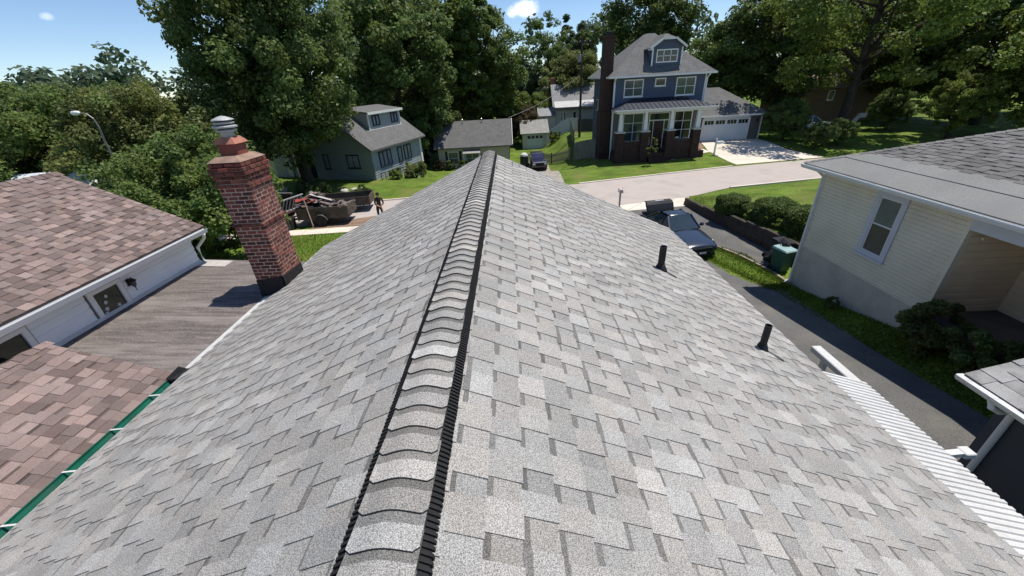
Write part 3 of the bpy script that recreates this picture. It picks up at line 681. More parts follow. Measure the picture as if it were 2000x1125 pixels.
    # a fallen branch and a paint can lid lying by the chimney
flat_roof()
def brown_annex():
    xr, zr, yf = -7.17, 4.12, 4.74; xe, ze = -5.46, 3.44; xl, zl = -7.88, 3.86
    t = thing('brown_shingled_annex', 'low annex with brown shingle gable roof next to the green gutter', 'annex', (-7, 1.5, 0))
    mk('wall', one(lambda m: m.add([(xe-.15, yf-.15, -.1), (xl+.02, yf-.15, -.1), (xl+.02, yf-.15, zl-.08), (xr, yf-.15, zr-.1), (xe-.15, yf-.15, ze-.06), (xe-.15, -4, -.1), (xl+.02, -4, -.1), (xl+.02, -4, zl-.08), (xr, -4, zr-.1), (xe-.15, -4, ze-.06)], [(0, 1, 2, 3, 4), (5, 9, 8, 7, 6), (0, 4, 9, 5), (1, 6, 7, 2)])), m_vinyl, t)
    mb = MB(); mb.prism([(xe, -4, ze-.004), (xr, -4, zr-.004), (xl, -4, zl-.004), (xl, -4, zl-.08), (xr, -4, zr-.1), (xe, -4, ze-.07)], (0, yf+4, 0)); roof = mk('roof', mb, mat('roof_deck_felt', (.09, .09, .09)), t)
    L = math.hypot(xe-xr, zr-ze); L2 = math.hypot(xl-xr, zr-zl)
    pcs = shingle_pieces((xe+.01, -1.5, ze), (0, 1, 0), (xr-xe, 0, zr-ze), [(0, 0), (yf+1.5, 0), (yf+1.5, L), (0, L)], .150, 31, tint_brown, .15, .18, .3)
    pcs += shingle_pieces((xl, yf, zl), (0, -1, 0), (xr-xl, 0, zr-zl), [(0, 0), (yf+1.5, 0), (yf+1.5, L2), (0, L2)], .150, 32, tint_brown, .15, .18, .3)
    lay_shingles(roof, pcs, m_brown, 300)
    rng = np.random.default_rng(7); y = yf
    while y > -1.4:
        b = y-.14
        mb = MB(); mb.cur = tuple(c*1.15 for c in tint_brown(rng))
        mb.add([(xr-.11, b, zr-.02), (xr, b, zr+.026), (xr+.11, b, zr-.02), (xr-.11, y+.05, zr-.035), (xr, y+.05, zr+.010), (xr+.11, y+.05, zr-.035)], [(0, 1, 4, 3), (1, 2, 5, 4)]); mk('ridge_cap', mb, m_brown, roof, tint=True); y = b
brown_annex()

m_sage = mat('pale_sage_siding', (.76, .69, .55), rough=.75, var=.07, scale=1.2, var2=.05, scale2=30, stain=(.64, .58, .45), stain_scale=.8, stain_lo=.55, stain_hi=.8)
m_tan = mat('tan_porch_siding', (.82, .66, .45), rough=.75, var=.07, scale=1.5)
m_found = mat('parged_foundation', (.54, .49, .42), rough=.95, var=.10, scale=1.6, var2=.12, scale2=30, bump=.4, bscale=50, stain=(.36, .36, .31), stain_scale=1.1, stain_lo=.5, stain_hi=.75)
def right_house():
    xw, yA, yB = 10.2, 12.80, 8.20; zs, zt = 1.57, 4.16; xe, ze = 9.74, 4.30; yF = 13.25; p = .40
    t = thing('sage_sided_house', 'pale sage lap sided house with hip roof and recessed porch', 'house', (14, 9, 0))
    mk('foundation', one(lambda m: m.box(xw-.03, 19, yB-.02, yA, -.6, zs)), m_found, t)
    # porch side: foundation only under the recess front
    wall = mk('wall', one(lambda m: (m.box(xw, 19, yB, yA, zs, zt), m.box(12.0, 19, -1, yB, zs-.6, zt))), m_sage, t)
    win = (9.72, 10.68, 2.20, 4.02)
    siding(wall, xw, yB+.06, yA-.08, zs, zt, .108, m_sage, [(win[0]-.02, win[1]+.02, win[2]-.02, win[3]+.02)], out=-1, t=.018)
    siding(wall, yB, xw+.10, 12.0, zs-.02, zt, .19, m_tan, axis='y', out=-1, t=.03)
    siding(wall, 12.0, 2.0, yB-.02, zs-.02, zt, .19, m_tan, out=-1, t=.03)
    mk('corner_board', one(lambda m: m.box(xw-.028, xw+.09, yB-.035, yB+.065, zs-.05, zt)), m_sage, t)
    mk('corner_board', one(lambda m: m.box(xw-.028, xw+.09, yA-.09, yA+.012, zs-.05, zt)), m_sage, t)
    mk('sill_board', one(lambda m: m.box(xw-.042, xw-.02, yB-.02, yA, zs-.05, zs-.005)), m_sage, t)
    # window
    a, b, c, d = win; mb = MB(); x = xw-.045
    for (q, r, s, u) in ((a, a+.14, c, d), (b-.14, b, c, d), (a+.14, b-.14, d-.14, d), (a+.14, b-.14, c, c+.10)): mb.box(x, xw+.02, q, r, s, u)
    w = mk('window', mb, mat('lavender_white_trim', (.60, .60, .66), rough=.5, var=.03), wall)
    zm = (c+d)/2+.02
    mk('sill', one(lambda m: m.box(x-.04, xw, a-.02, b+.02, c-.05, c)), MATS['lavender_white_trim'], w)
    mk('sash', one(lambda m: [m.box(xw-.025, xw+.01, *q) for q in ((a+.14, a+.18, c+.10, d-.14), (b-.18, b-.14, c+.10, d-.14), (a+.18, b-.18, zm-.02, zm+.02), (a+.18, b-.18, c+.10, c+.14), (a+.18, b-.18, d-.18, d-.14))]), m_trim, w)
    mk('pane', one(lambda m: m.box(xw-.006, xw+.004, a+.18, b-.18, c+.14, zm-.02)), glass_mat('screen_glass', (.045, .05, .055), .25), w)
    mk('pane', one(lambda m: m.box(xw-.004, xw+.004, a+.18, b-.18, zm+.02, d-.18)), glass_mat('blind_glass', (.10, .12, .11), .2), w)
    z = zm+.05
    while z < d-.19:
        mk('blind_slat', one(lambda m: m.add([(xw-.007, a+.185, z), (xw-.007, b-.185, z), (xw-.012, b-.185, z+.022), (xw-.012, a+.185, z+.022)], [(0, 1, 2, 3)])), mat('blind_slat', (.22, .25, .235), rough=.6), w); z += .036
    # downspout at the far corner
    mk('downspout', one(lambda m: (m.bar((xw-.07, yA-.05, .10), (xw-.07, yA-.05, 3.95), .085, .065, (0, 1, 0)), m.bar((xw-.07, yA-.05, 3.93), (xe+.1, yA-.05, 4.16), .08, .06), m.bar((xw-.07, yA-.05, .12), (xw-.35, yA-.1, .04), .085, .065))), m_trim, t)
    # eave: soffit, fascia, gutter
    mk('soffit', one(lambda m: m.box(xe+.03, xw+.02, -1, yF-.03, zt-.01, zt+.012)), m_sage, t)
    mk('fascia', one(lambda m: m.box(xe+.0, xe+.03, -1, yF-.02, zt-.015, ze-.01)), m_trim, t)
    mk('gutter', one(lambda m: m.prism([(xe-.002, -1, ze-.03), (xe-.002, -1, ze-.14), (xe-.08, -1, ze-.14), (xe-.115, -1, ze-.07), (xe-.115, -1, ze-.03), (xe-.105, -1, ze-.03), (xe-.105, -1, ze-.07), (xe-.075, -1, ze-.13), (xe-.012, -1, ze-.13), (xe-.012, -1, ze-.03)], (0, yF+1, 0))), m_trim, t)
    mk('header_beam', one(lambda m: m.box(xw-.05, xw+.10, -1, yB-.04, zt-.40, zt-.02)), mat('header_white', (.60, .62, .66), var=.04), t)
    mk('knee_brace', one(lambda m: m.bar((xw+.30, yB-.10, zt-.62), (xw+.75, yB-.10, zt-.38), .07, .07)), m_tan, t)
    mk('porch_ceiling', one(lambda m: m.box(xw+.1, 12, -1, yB-.02, zt-.05, zt-.02)), m_tan, t)
    mk('porch_floor', one(lambda m: m.box(xw+.02, 12.0, 5.9, yB-.01, zs-.16, zs-.06)), mat('dark_porch_floor', (.12, .11, .10), rough=.7, var=.2, scale=3), t)
    mk('porch_base', one(lambda m: m.box(xw+.08, 12.0, 5.95, yB-.03, -.2, zs-.165)), mat('brown_porch_base', (.16, .11, .075), rough=.9, var=.2, scale=4, bump=.4, bscale=40), t)
    # hip roof: near plane facing us and the far hip plane; flat membrane band along the eave
    xr = 16.2; zr = ze+p*(xr-xe); yr = yF-(xr-xe)
    mb = MB(); mb.add([(xe, -2, ze), (xe, yF, ze), (xr, yr, zr), (xr, -2, zr), (2*xr-xe, yF, ze), (2*xr-xe, -2, ze)], [(0, 1, 2, 3), (1, 4, 2), (3, 2, 4, 5)])
    mb.add([(xe, -2, ze-.03), (xe, yF, ze-.03), (2*xr-xe, yF, ze-.03), (2*xr-xe, -2, ze-.03)], [(0, 1, 2, 3)]); mb.quad((xe, -2, ze), (xe, yF, ze), (xe, yF, ze-.03), (xe, -2, ze-.03)); mb.quad((xe, yF, ze), (2*xr-xe, yF, ze), (2*xr-xe, yF, ze-.03), (xe, yF, ze-.03))
    roof = mk('roof', mb, mat('roof_deck_felt', (.09, .09, .09)), t)
    L = math.hypot(xr-xe, zr-ze); k = (xr-xe)/L
    # membrane: two long sheets
    m_mem = mat('grey_roof_membrane', (.215, .218, .207), rough=.9, var=.08, scale=.9, var2=.2, scale2=60, stain=(.20, .2, .2), stain_scale=.7)
    cs, sn = (xr-xe)/L, (zr-ze)/L
    def on(u, s, h): return (xe+cs*s-sn*h, u, ze+sn*s+cs*h)
    for (s0, s1, h) in ((-.03, .78, .016), (.70, 1.16, .024)):
        mk('membrane_sheet', one(lambda m: m.add([on(-1, s0, h), on(yF-s0*cs, s0, h), on(yF-s1*cs, s1, h-.008), on(-1, s1, h-.008), on(-1, s0, -.004), on(yF-s0*cs, s0, -.004)], [(0, 1, 2, 3), (0, 4, 5, 1)])), m_mem, roof)
    o = on(-1.5, 1.12, 0.004)
    pcs = shingle_pieces(o, (0, 1, 0), (cs, 0, sn), [(0, 0), (yF+1.5-1.12*cs, 0), (yr+1.5, L-1.12), (0, L-1.12)], .15, 41, tint_flat, .25, .3, .85, .010)
    lay_shingles(roof, pcs, m_rgrey, 300)
    # hip caps
    h0, h1 = Vector((xe, yF, ze)), Vector((xr, yr, zr)); d = (h1-h0); n = int(d.length/.17); side = Vector((1, 1, 0)).normalized(); rng = np.random.default_rng(9)
    for i in range(n):
        a, b = h0+d*(i/n), h0+d*((i+1.3)/n); mb = MB(); mb.cur = tuple(1.25*c for c in tint_flat(rng))
        off = side*.10; dn = Vector((0, 0, -.03))
        mb.add([a-off+dn+Vector((0, 0, .035)), a+Vector((0, 0, .045)), a+off+dn+Vector((0, 0, .035)), b-off+dn+Vector((0, 0, .015)), b+Vector((0, 0, .025)), b+off+dn+Vector((0, 0, .015))], [(0, 1, 4, 3), (1, 2, 5, 4)])
        mk('hip_cap', mb, m_rgrey, roof, tint=True)
right_house()
def rear_garage():
    xw, yw = 7.05, 4.15; xe, ze, yF = 6.68, 2.98, 4.46; p = .34
    t = thing('grey_rear_outbuilding', 'outbuilding with grey shingle roof, white gutter and dark wall', 'outbuilding', (9, 2, 0))
    mk('wall', one(lambda m: m.box(xw, 12.0, -3, yw, -.2, ze-.10)), mat('dark_slate_wall', (.075, .08, .088), rough=.85, var=.06, scale=1.5), t)
    mb = MB(); L = 3.6; cs, sn = 1/math.hypot(1, p), p/math.hypot(1, p)
    mb.prism([(xe, -3, ze), (xe+L*cs, -3, ze+L*sn), (xe+L*cs, -3, ze+L*sn-.09), (xe, -3, ze-.07)], (0, yF+3, 0)); roof = mk('roof', mb, mat('roof_deck_felt', (.09, .09, .09)), t)
    pcs = shingle_pieces((xe-.01, -1, ze+.003), (0, 1, 0), (cs, 0, sn), [(0, 0), (yF+1, 0), (yF+1, L), (0, L)], .21, 51, tint_flat, .45, .5, .0, .009)
    lay_shingles(roof, pcs, mat('weathered_tab_shingle', (.27, .265, .26), rough=.93, var=.14, scale=2.2, var2=.25, scale2=120, tint=True, stain=(.36, .35, .34), stain_scale=2.2, stain_lo=.5, stain_hi=.7), 300)
    mk('gutter', one(lambda m: m.prism([(xe+.01, -3, ze-.015), (xe-.075, -3, ze-.01), (xe-.10, -3, ze-.02), (xe-.10, -3, ze-.06), (xe-.06, -3, ze-.115), (xe+.01, -3, ze-.115)], (0, yF+3.03, 0))), mat('weathered_white_gutter', (.62, .62, .60), rough=.5, var=.05, scale=3, stain=(.42, .42, .41), stain_scale=6, stain_lo=.5, stain_hi=.62), t)
    mk('downspout', one(lambda m: m.tube([(xe-.03, 4.02, ze-.10), (xe-.02, 3.98, ze-.20), (xe+.1, 3.96, ze-.27), (xw-.04, 3.96, ze-.30), (xw-.045, 3.96, .8)], .042, 10)), m_trim, t)
rear_garage()
# ================================================================== HOUSES ACROSS THE STREET
def window(parent, wall_y, x0, x1, z0, z1, cols=2, rows=2, fr=.09, m_fr=None, m_gl=None, sill=True, proud=.05):
    """framed window on a wall facing -y (local), panes split by muntins"""
    m_fr = m_fr or m_trim; m_gl = m_gl or m_glass; y = wall_y-proud
    w = mk('window', one(lambda m: [m.box(*q[:2], y, wall_y+.02, *q[2:]) for q in ((x0, x0+fr, z0, z1), (x1-fr, x1, z0, z1), (x0+fr, x1-fr, z1-fr, z1), (x0+fr, x1-fr, z0, z0+fr))]), m_fr, parent, wc=False)
    if sill: mk('sill', one(lambda m: m.box(x0-.04, x1+.04, y-.03, wall_y+.01, z0-.05, z0-.002)), m_fr, w, wc=False)
    ix0, ix1, iz0, iz1 = x0+fr, x1-fr, z0+fr, z1-fr
    for i in range(cols):
        for j in range(rows):
            a0, a1 = ix0+(ix1-ix0)*i/cols, ix0+(ix1-ix0)*(i+1)/cols; b0, b1 = iz0+(iz1-iz0)*j/rows, iz0+(iz1-iz0)*(j+1)/rows; g = .022
            mk('pane', one(lambda m: m.box(a0+(g if i else 0), a1-(g if i < cols-1 else 0), wall_y-.022, wall_y+.01, b0+(g if j else 0), b1-(g if j < rows-1 else 0))), m_gl, w, wc=False)
    mb = MB()
    for i in range(1, cols): x = ix0+(ix1-ix0)*i/cols; mb.box(x-.025, x+.025, wall_y-.034, wall_y, iz0, iz1)
    for j in range(1, rows): z = iz0+(iz1-iz0)*j/rows; mb.box(ix0, ix1, wall_y-.030, wall_y, z-.022, z+.022)
    if mb.f: mk('muntin', mb, m_fr, w, wc=False)
    return w
def lap_wall(parent, y, x0, x1, z0, z1, expo, m, name='siding_board', gaps=()):
    """lap boards on a local -y wall"""
    z = z0
    while z < z1-.02:
        h = min(expo, z1-z); runs = [(x0, x1)]
        for (a, b, c, d) in gaps:
            if z+h > c+.01 and z < d-.01:
                nr = []
                for (p, q) in runs:
                    if a > p: nr.append((p, min(q, a)))
                    if b < q: nr.append((max(p, b), q))
                runs = [r for r in nr if r[1]-r[0] > .02]
        for (p, q) in runs: mk(name, one(lambda m: m.add([(p, y-.03, z), (q, y-.03, z), (q, y-.006, z+h), (p, y-.006, z+h), (p, y+.01, z), (q, y+.01, z)], [(0, 1, 2, 3), (0, 4, 5, 1)])), m, parent, wc=False)
        z += expo
m_blue = mat('slate_blue_siding', (.075, .098, .15), rough=.7, var=.06, scale=1)
m_taupe = mat('taupe_siding', (.125, .12, .11), rough=.75, var=.06, scale=1)
m_rd = mat('charcoal_roof', (.125, .123, .122), rough=.93, var=.12, scale=1.5, var2=.3, scale2=14, bump=.3, bscale=30)
m_bpane = glass_mat('greenish_pane', (.045, .075, .075), .1)
m_dbrick = mat('dark_porch_brick', (.05, .027, .023), rough=.9, var=.25, scale=6, var2=.3, scale2=18, bump=.4, bscale=20)
def blue_house():
    X, Y, Zb = 9.25, 38.3, 0.0
    t = thing('slate_blue_house', 'two storey slate blue house with dormer, front porch and double garage', 'house', (X, Y, 0))
    W, D = 8.0, 9.0; ze = 6.86
    K = lambda fn, name, m, par=t, **k: mk(name, one(fn), m, par, wc=False, **k)
    wall = K(lambda m: m.box(0, W, 0, D, -.8, ze), 'wall', m_blue)
    wl = [(.86, 2.56, 5.28, 6.66), (5.42, 7.12, 5.20, 6.64), (3.55, 4.50, 6.02, 6.66)]
    lap_wall(wall, 0, .08, W-.08, 4.6, ze, .19, m_blue, gaps=wl)
    lap_wall(wall, 0, .08, W-.08, .9, 4.6, .19, m_taupe, gaps=[(1.0, 2.9, 1.4, 4.0), (3.4, 5.2, .9, 4.0), (5.6, 7.3, 1.4, 4.0)])
    window(wall, 0, *wl[0], 2, 2, m_gl=m_bpane); window(wall, 0, *wl[1], 2, 2, m_gl=m_bpane); window(wall, 0, *wl[2], 1, 1, m_gl=m_glass)
    for x in (-.02, W-.10): K(lambda m: m.box(x, x+.12, -.035, .03, -.2, ze), 'corner_board', m_trim)
    # main hip roof
    o = .55; p = .78; x0, x1, y0, y1 = -o, W+o, -o, D+o; hx = (x1-x0)/2; zr = ze+.15+p*hx*.92
    r0, r1 = (x0+hx-.35, y0+hx), (x0+hx+.35, y1-hx)
    mb = MB(); ze2 = ze+.12
    mb.add([(x0, y0, ze2), (x1, y0, ze2), (x1, y1, ze2), (x0, y1, ze2), (r0[0], r0[1], zr), (r1[0], r0[1], zr), (r1[0], r1[1], zr), (r0[0], r1[1], zr)], [(0, 1, 5, 4), (1, 2, 6, 5), (2, 3, 7, 6), (3, 0, 4, 7), (4, 5, 6, 7)])
    mb.add([(x0, y0, ze2), (x1, y0, ze2), (x1, y1, ze2), (x0, y1, ze2)], [(3, 2, 1, 0)])
    roof = mk('roof', mb, m_rd, t, wc=False)
    K(lambda m: (m.box(x0-.02, x1+.02, y0-.10, y0+.0, ze-.05, ze+.11), m.box(x0-.10, x0, y0-.02, y1, ze-.05, ze+.11), m.box(x1, x1+.10, y0-.02, y1, ze-.05, ze+.11)), 'gutter', m_trim)
    K(lambda m: m.box(x0, x1, y0, y1, ze-.02, ze+.0), 'soffit', m_trim)
    for x in (-.06, W+.02): K(lambda m: (m.box(x, x+.10, -.10, -.02, -.3, ze-.35), m.bar((x+.05, -.06, ze-.36), (x+.05, y0-.02, ze-.02), .1, .08)), 'downspout', m_trim)
    # dormer with clipped gable
    dx0, dx1, dy, dz0, dz1 = 3.15, 5.75, .35, 7.35, 8.95
    dm = K(lambda m: m.box(dx0, dx1, dy, 4.2, dz0-.4, dz1), 'dormer', m_blue, roof)
    zt = 9.62; cxd = (dx0+dx1)/2
    window(dm, dy, dx0+.35, dx1-.35, 7.82, 8.80, 3, 2, .08) if False else None
    w = mk('window', one(lambda m: [m.box(*q[:2], dy-.05, dy+.02, *q[2:]) for q in ((dx0+.38, dx0+.46, 7.82, 8.82), (dx1-.46, dx1-.38, 7.82, 8.82), (dx0+.46, dx1-.46, 8.73, 8.82), (dx0+.46, dx1-.46, 7.82, 7.91), (cxd-.33, cxd-.27, 7.91, 8.73), (cxd+.27, cxd+.33, 7.91, 8.73), (dx0+.46, dx1-.46, 8.30, 8.345))]), m_trim, roof, wc=False)
    mb = MB()
    for (xa, xb, flip) in ((dx0-.22, cxd-.55, 0), (dx1+.22, cxd+.55, 1)):
        mb.prism([(xa, dy-.3, dz1-.12), (xb, dy-.3, zt-.12), (xb, dy-.3, zt), (xa, dy-.3, dz1+.0)], (0, 4.5, 0))
    mb.prism([(cxd-.55, dy-.3, zt-.12), (cxd+.55, dy-.3, zt-.12), (cxd+.42, dy+.5, zt+.36), (cxd-.42, dy+.5, zt+.36)], (0, .02, .02)) if False else mb.add([(cxd-.55, dy-.3, zt), (cxd+.55, dy-.3, zt), (cxd+.10, dy+.9, zt+.38), (cxd-.10, dy+.9, zt+.38), (cxd+.1, dy+4.2, zt+.38), (cxd-.1, dy+4.2, zt+.38), (cxd+.55, dy+4.2, zt), (cxd-.55, dy+4.2, zt)], [(0, 1, 2, 3), (1, 6, 4, 2), (0, 3, 5, 7), (3, 2, 4, 5)])
    mk('dormer_roof', mb, m_rd, roof, wc=False)
    mk('dormer_gable', one(lambda m: m.prism([(dx0, dy, dz1), (dx1, dy, dz1), (cxd+.55, dy, zt-.10), (cxd-.55, dy, zt-.10)], (0, 3.5, 0))), m_blue, roof, wc=False)
    mk('dormer_trim', one(lambda m: (m.bar((dx0-.24, dy-.33, dz1-.04), (cxd-.55, dy-.33, zt-.04), .06, .15), m.bar((dx1+.24, dy-.33, dz1-.04), (cxd+.55, dy-.33, zt-.04), .06, .15), m.box(cxd-.56, cxd+.56, dy-.36, dy-.3, zt-.12, zt+.02), m.box(dx0-.02, dx0+.10, dy-.03, dy, dz0-.3, dz1), m.box(dx1-.10, dx1+.02, dy-.03, dy, dz0-.3, dz1), m.box(dx0-.3, dx0-.0, dy-.3, dy+.3, dz1-.16, dz1-.06))), m_trim, roof, wc=False)
    for i in range(3):
        a, b = ((dx0+.46, cxd-.33), (cxd-.27, cxd+.27), (cxd+.33, dx1-.46))[i]
        for (c, d) in ((7.91, 8.30), (8.345, 8.73)): mk('pane', one(lambda m: m.box(a, b, dy-.02, dy+.01, c, d)), m_glass, w, wc=False)
    # porch
    py = -2.1; pz = 4.12
    K(lambda m: m.box(0, W-.1, py, -.02, -.3, .75), 'porch_deck', m_dbrick)
    K(lambda m: m.box(-.10, W-.0, py-.12, -.02, pz, pz+.26), 'porch_beam', m_trim)
    pr = K(lambda m: m.add([(-.35, py-.4, pz+.27), (W+.25, py-.4, pz+.27), (W-1.9, -.02, pz+1.0), (1.7, -.02, pz+1.0), (-.35, -.02, pz+.27), (W+.25, -.02, pz+.27)], [(0, 1, 2, 3), (0, 3, 4), (1, 5, 2), (0, 4, 5, 1)]), 'porch_roof', mat('dark_standing_seam', (.028, .032, .05), rough=.55, metal=.3, var=.1))
    for i in range(22):
        x = -.25+i*(W+.4)/21.5; xt = min(max(x, 1.7), W-1.9); f = 1.0 if 1.7 <= x <= W-1.9 else (max(0, (x+.35)/(2.05)) if x < 1.7 else max(0, (W+.25-x)/2.15))
        K(lambda m: m.bar((x, py-.39, pz+.295), (x, py-.39+(-.02-py+.39)*f, pz+.295+.73*f), .035, .045), 'seam', MATS['dark_standing_seam'], pr)
    K(lambda m: m.box(-.4, W+.3, py-.46, py-.40, pz+.20, pz+.29), 'porch_gutter', m_trim)
    for i, x in enumerate((.30, 2.48, 4.72, 7.0)):
        pier = K(lambda m: m.bbox(x-.34, x+.34, py-.12, py+.50, -.35, 2.55, .02), 'brick_pier', m_dbrick)
        K(lambda m: m.box(x-.40, x+.40, py-.18, py+.56, 2.55, 2.66), 'pier_cap', mat('pale_pier_cap', (.5, .47, .44)), pier)
        K(lambda m: m.add([(x-.17, py, 2.66), (x+.17, py, 2.66), (x+.17, py+.34, 2.66), (x-.17, py+.34, 2.66), (x-.11, py+.06, pz), (x+.11, py+.06, pz), (x+.11, py+.28, pz), (x-.11, py+.28, pz)], [(0, 1, 5, 4), (1, 2, 6, 5), (2, 3, 7, 6), (3, 0, 4, 7)]), 'tapered_column', m_trim)
    for (a, b) in ((.64, 2.14), (5.06, 6.66)): K(lambda m: m.box(a, b, py+.05, py+.25, -.3, 1.75), 'porch_wall', m_dbrick)
    for (a, b) in ((.64, 2.14), (5.06, 6.66)): K(lambda m: m.box(a, b, py+.0, py+.3, 1.752, 1.83), 'wall_cap', mat('dark_wall_cap', (.06, .06, .07)))
    for k in range(4): K(lambda m: m.box(2.9, 4.3, py-.12-.30*(3-k), py+.2, -.3+.0, .0+.18*k), 'step', m_dbrick)
    window(wall, 0, 1.0, 2.9, 1.5, 3.95, 2, 3, m_gl=m_bpane); window(wall, 0, 5.65, 7.3, 1.5, 3.95, 2, 3, m_gl=m_glass)
    dr = K(lambda m: m.box(3.85, 4.75, -.05, .02, .78, 3.15), 'door', mat('dark_wood_door', (.045, .022, .016), rough=.5), wall)
    K(lambda m: (m.box(3.35, 3.45, -.07, .0, .78, 3.9), m.box(5.15, 5.25, -.07, .0, .78, 3.9), m.box(3.45, 5.15, -.07, .0, 3.2, 3.3), m.box(3.45, 5.15, -.07, 0, 3.82, 3.9), m.box(3.78, 3.85, -.06, 0, .78, 3.2), m.box(4.75, 4.82, -.06, 0, .78, 3.2)), 'door_frame', m_trim, wall)
    for (a, b, c, d) in ((3.45, 3.78, .9, 3.2), (4.82, 5.15, .9, 3.2), (3.45, 5.15, 3.3, 3.82)): K(lambda m: m.box(a, b, -.03, .0, c, d), 'side_light', m_glass, wall)
    K(lambda m: m.lathe((4.66, -.08, 1.85), [(.03, 0), (.04, .03), (.03, .06)], 8), 'handle', m_zinc_far, dr)
    K(lambda m: m.box(5.2, 5.5, py+.0, py+.25, 1.95, 2.0), 'planter', m_trim)
    # brick chimney on the left wall
    cx0, cx1, cy0, cy1 = -1.0, -.06, .4, 2.0
    ch = K(lambda m: (m.bbox(cx0, cx1, cy0, cy1, -.8, 4.2, .02), m.bbox(cx0+.12, cx1, cy0+.1, cy1-.1, 4.2, 9.9, .02)), 'chimney', m_dbrick)
    K(lambda m: m.box(cx0+.06, cx1+.06, cy0+.04, cy1-.04, 9.9, 10.05), 'chimney_cap', m_dbrick, ch)
    K(lambda m: m.bbox(cx0+.3, cx1-.2, cy0+.4, cy0+.9, 10.05, 10.4, .03), 'chimney_pot', mat('dark_pot', (.03, .03, .03)), ch)
    for (y, z) in ((2.6, 5.6), (4.5, 5.6), (2.6, 2.2), (4.5, 1.8), (6.5, 3.8)):
        wn = K(lambda m: m.box(-.05, .02, y, y+.8, z, z+1.1), 'window', m_trim, wall)
        K(lambda m: m.box(-.06, -.045, y+.08, y+.72, z+.08, z+1.02), 'pane', m_glass, wn)
    # garage wing
    gx0, gx1, gy, gb = 9.6, 16.2, 4.2, .48; gze = 2.95
    gw = K(lambda m: m.box(W, gx1, gy, gy+7, -.3, gze), 'garage_wall', m_taupe)
    lap_wall(gw, gy, W+1.0, gx1-.08, gb, gze, .17, m_taupe, gaps=[(gx0+.75-.12, gx0+5.35+.12, 0, gb+2.35)])
    a, b = gx0+.75, gx0+5.35
    gd = K(lambda m: m.box(a, b, gy-.05, gy+.02, gb, gb+2.18), 'garage_door', mat('garage_door_white', (.62, .64, .66), rough=.5, var=.04), t)
    K(lambda m: (m.box(a-.12, a, gy-.07, gy, gb, gb+2.3), m.box(b, b+.12, gy-.07, gy, gb, gb+2.3), m.box(a-.12, b+.12, gy-.07, gy, gb+2.19, gb+2.31)), 'door_frame', m_trim, gd)
    for k in range(4):
        w4 = (b-a)/4; x = a+k*w4
        K(lambda m: m.box(x+.12, x+w4-.12, gy-.062, gy-.048, gb+1.62, gb+1.98), 'door_light', m_glass, gd)
        for q in (1, 2): K(lambda m: m.box(x+.12+(w4-.24)*q/3-.015, x+.12+(w4-.24)*q/3+.015, gy-.07, gy-.05, gb+1.62, gb+1.98), 'muntin', m_trim, gd)
        for (z0, z1) in ((.08, .48), (.58, 1.0), (1.1, 1.5)): K(lambda m: m.box(x+.10, x+w4-.10, gy-.064, gy-.048, gb+z0, gb+z1), 'panel', MATS['garage_door_white'], gd)
    K(lambda m: m.add([(W+.0, gy-.5, gze), (gx1+.5, gy-.5, gze), (gx1+.5, gy+7.5, gze), (W, gy+7.5, gze), (W+.0, gy+3.5, gze+2.4), (gx1-3.2, gy+3.5, gze+2.4)], [(0, 1, 5, 4), (1, 2, 5), (2, 3, 4, 5), (0, 3, 2, 1)]), 'garage_roof', m_rd)
    K(lambda m: m.box(W+.3, gx1+.55, gy-.60, gy-.50, gze-.12, gze+.02), 'gutter', m_trim)
    K(lambda m: m.box(gx1-.06, gx1+.04, gy-.1, gy-.02, gb-.1, gze-.1), 'downspout', m_trim)
    K(lambda m: m.lathe((gx1-.45, gy-.1, gb+1.7), [(.05, 0), (.09, .05), (.09, .22), (.02, .3)], 8), 'lamp', m_black)
m_zinc_far = mat('brushed_nickel', (.5, .5, .5), rough=.4, metal=.8)
blue_house()

def gable_house(name, label, X, Y, rot, W, D, zb, ze, zr, m_wall, m_roof, ridge='x', over=.4, wins=(), loc_z=0, board=None):
    """simple gabled house: local front wall on y=0 facing -y; ridge along x or y"""
    t = thing(name, label, 'house', (X, Y, loc_z), rot)
    mb = MB(); mb.box(0, W, 0, D, zb, ze)
    if ridge == 'x': mb.prism([(0, 0, ze), (0, D, ze), (0, D/2, zr-.1)], (W, 0, 0))
    else: mb.prism([(0, 0, ze), (W, 0, ze), (W/2, 0, zr-.1)], (0, D, 0))
    wall = mk('wall', mb, m_wall, t, wc=False)
    mb = MB(); o = over
    if ridge == 'x':
        s = (zr-ze)/(D/2); zo = ze-s*o
        for (ya, yb) in ((-o, D/2), (D+o, D/2)): mb.prism([(-o, ya, zo), (-o, yb, zr), (-o, yb, zr+.13), (-o, ya, zo+.13)], (W+2*o, 0, 0))
    else:
        s = (zr-ze)/(W/2); zo = ze-s*o
        for (xa, xb) in ((-o, W/2), (W+o, W/2)): mb.prism([(xa, -o, zo), (xb, -o, zr), (xb, -o, zr+.13), (xa, -o, zo+.13)], (0, D+2*o, 0))
    roof = mk('roof', mb, m_roof, t, wc=False)
    if board:
        lap_wall(wall, 0, 0, W, board[0], board[1], board[2], m_wall, gaps=[w[:4] for w in wins])
    for w in wins: window(wall, 0, *w[:4], *(w[4:6] if len(w) > 5 else (2, 2)), **(w[6] if len(w) > 6 else {}))
    return t, wall, roof
m_dkframe = mat('navy_window_frame', (.02, .025, .05), rough=.5)
m_curtain = glass_mat('curtained_pane', (.22, .24, .27), .15)
m_cblue = mat('pale_blue_grey_siding', (.30, .33, .35), rough=.75, var=.06, scale=1)
m_cshade = mat('tree_shaded_siding', (.21, .255, .23), rough=.75, var=.06, scale=1)  # darker, greener siding: the big tree's shade on the wall put into the colour
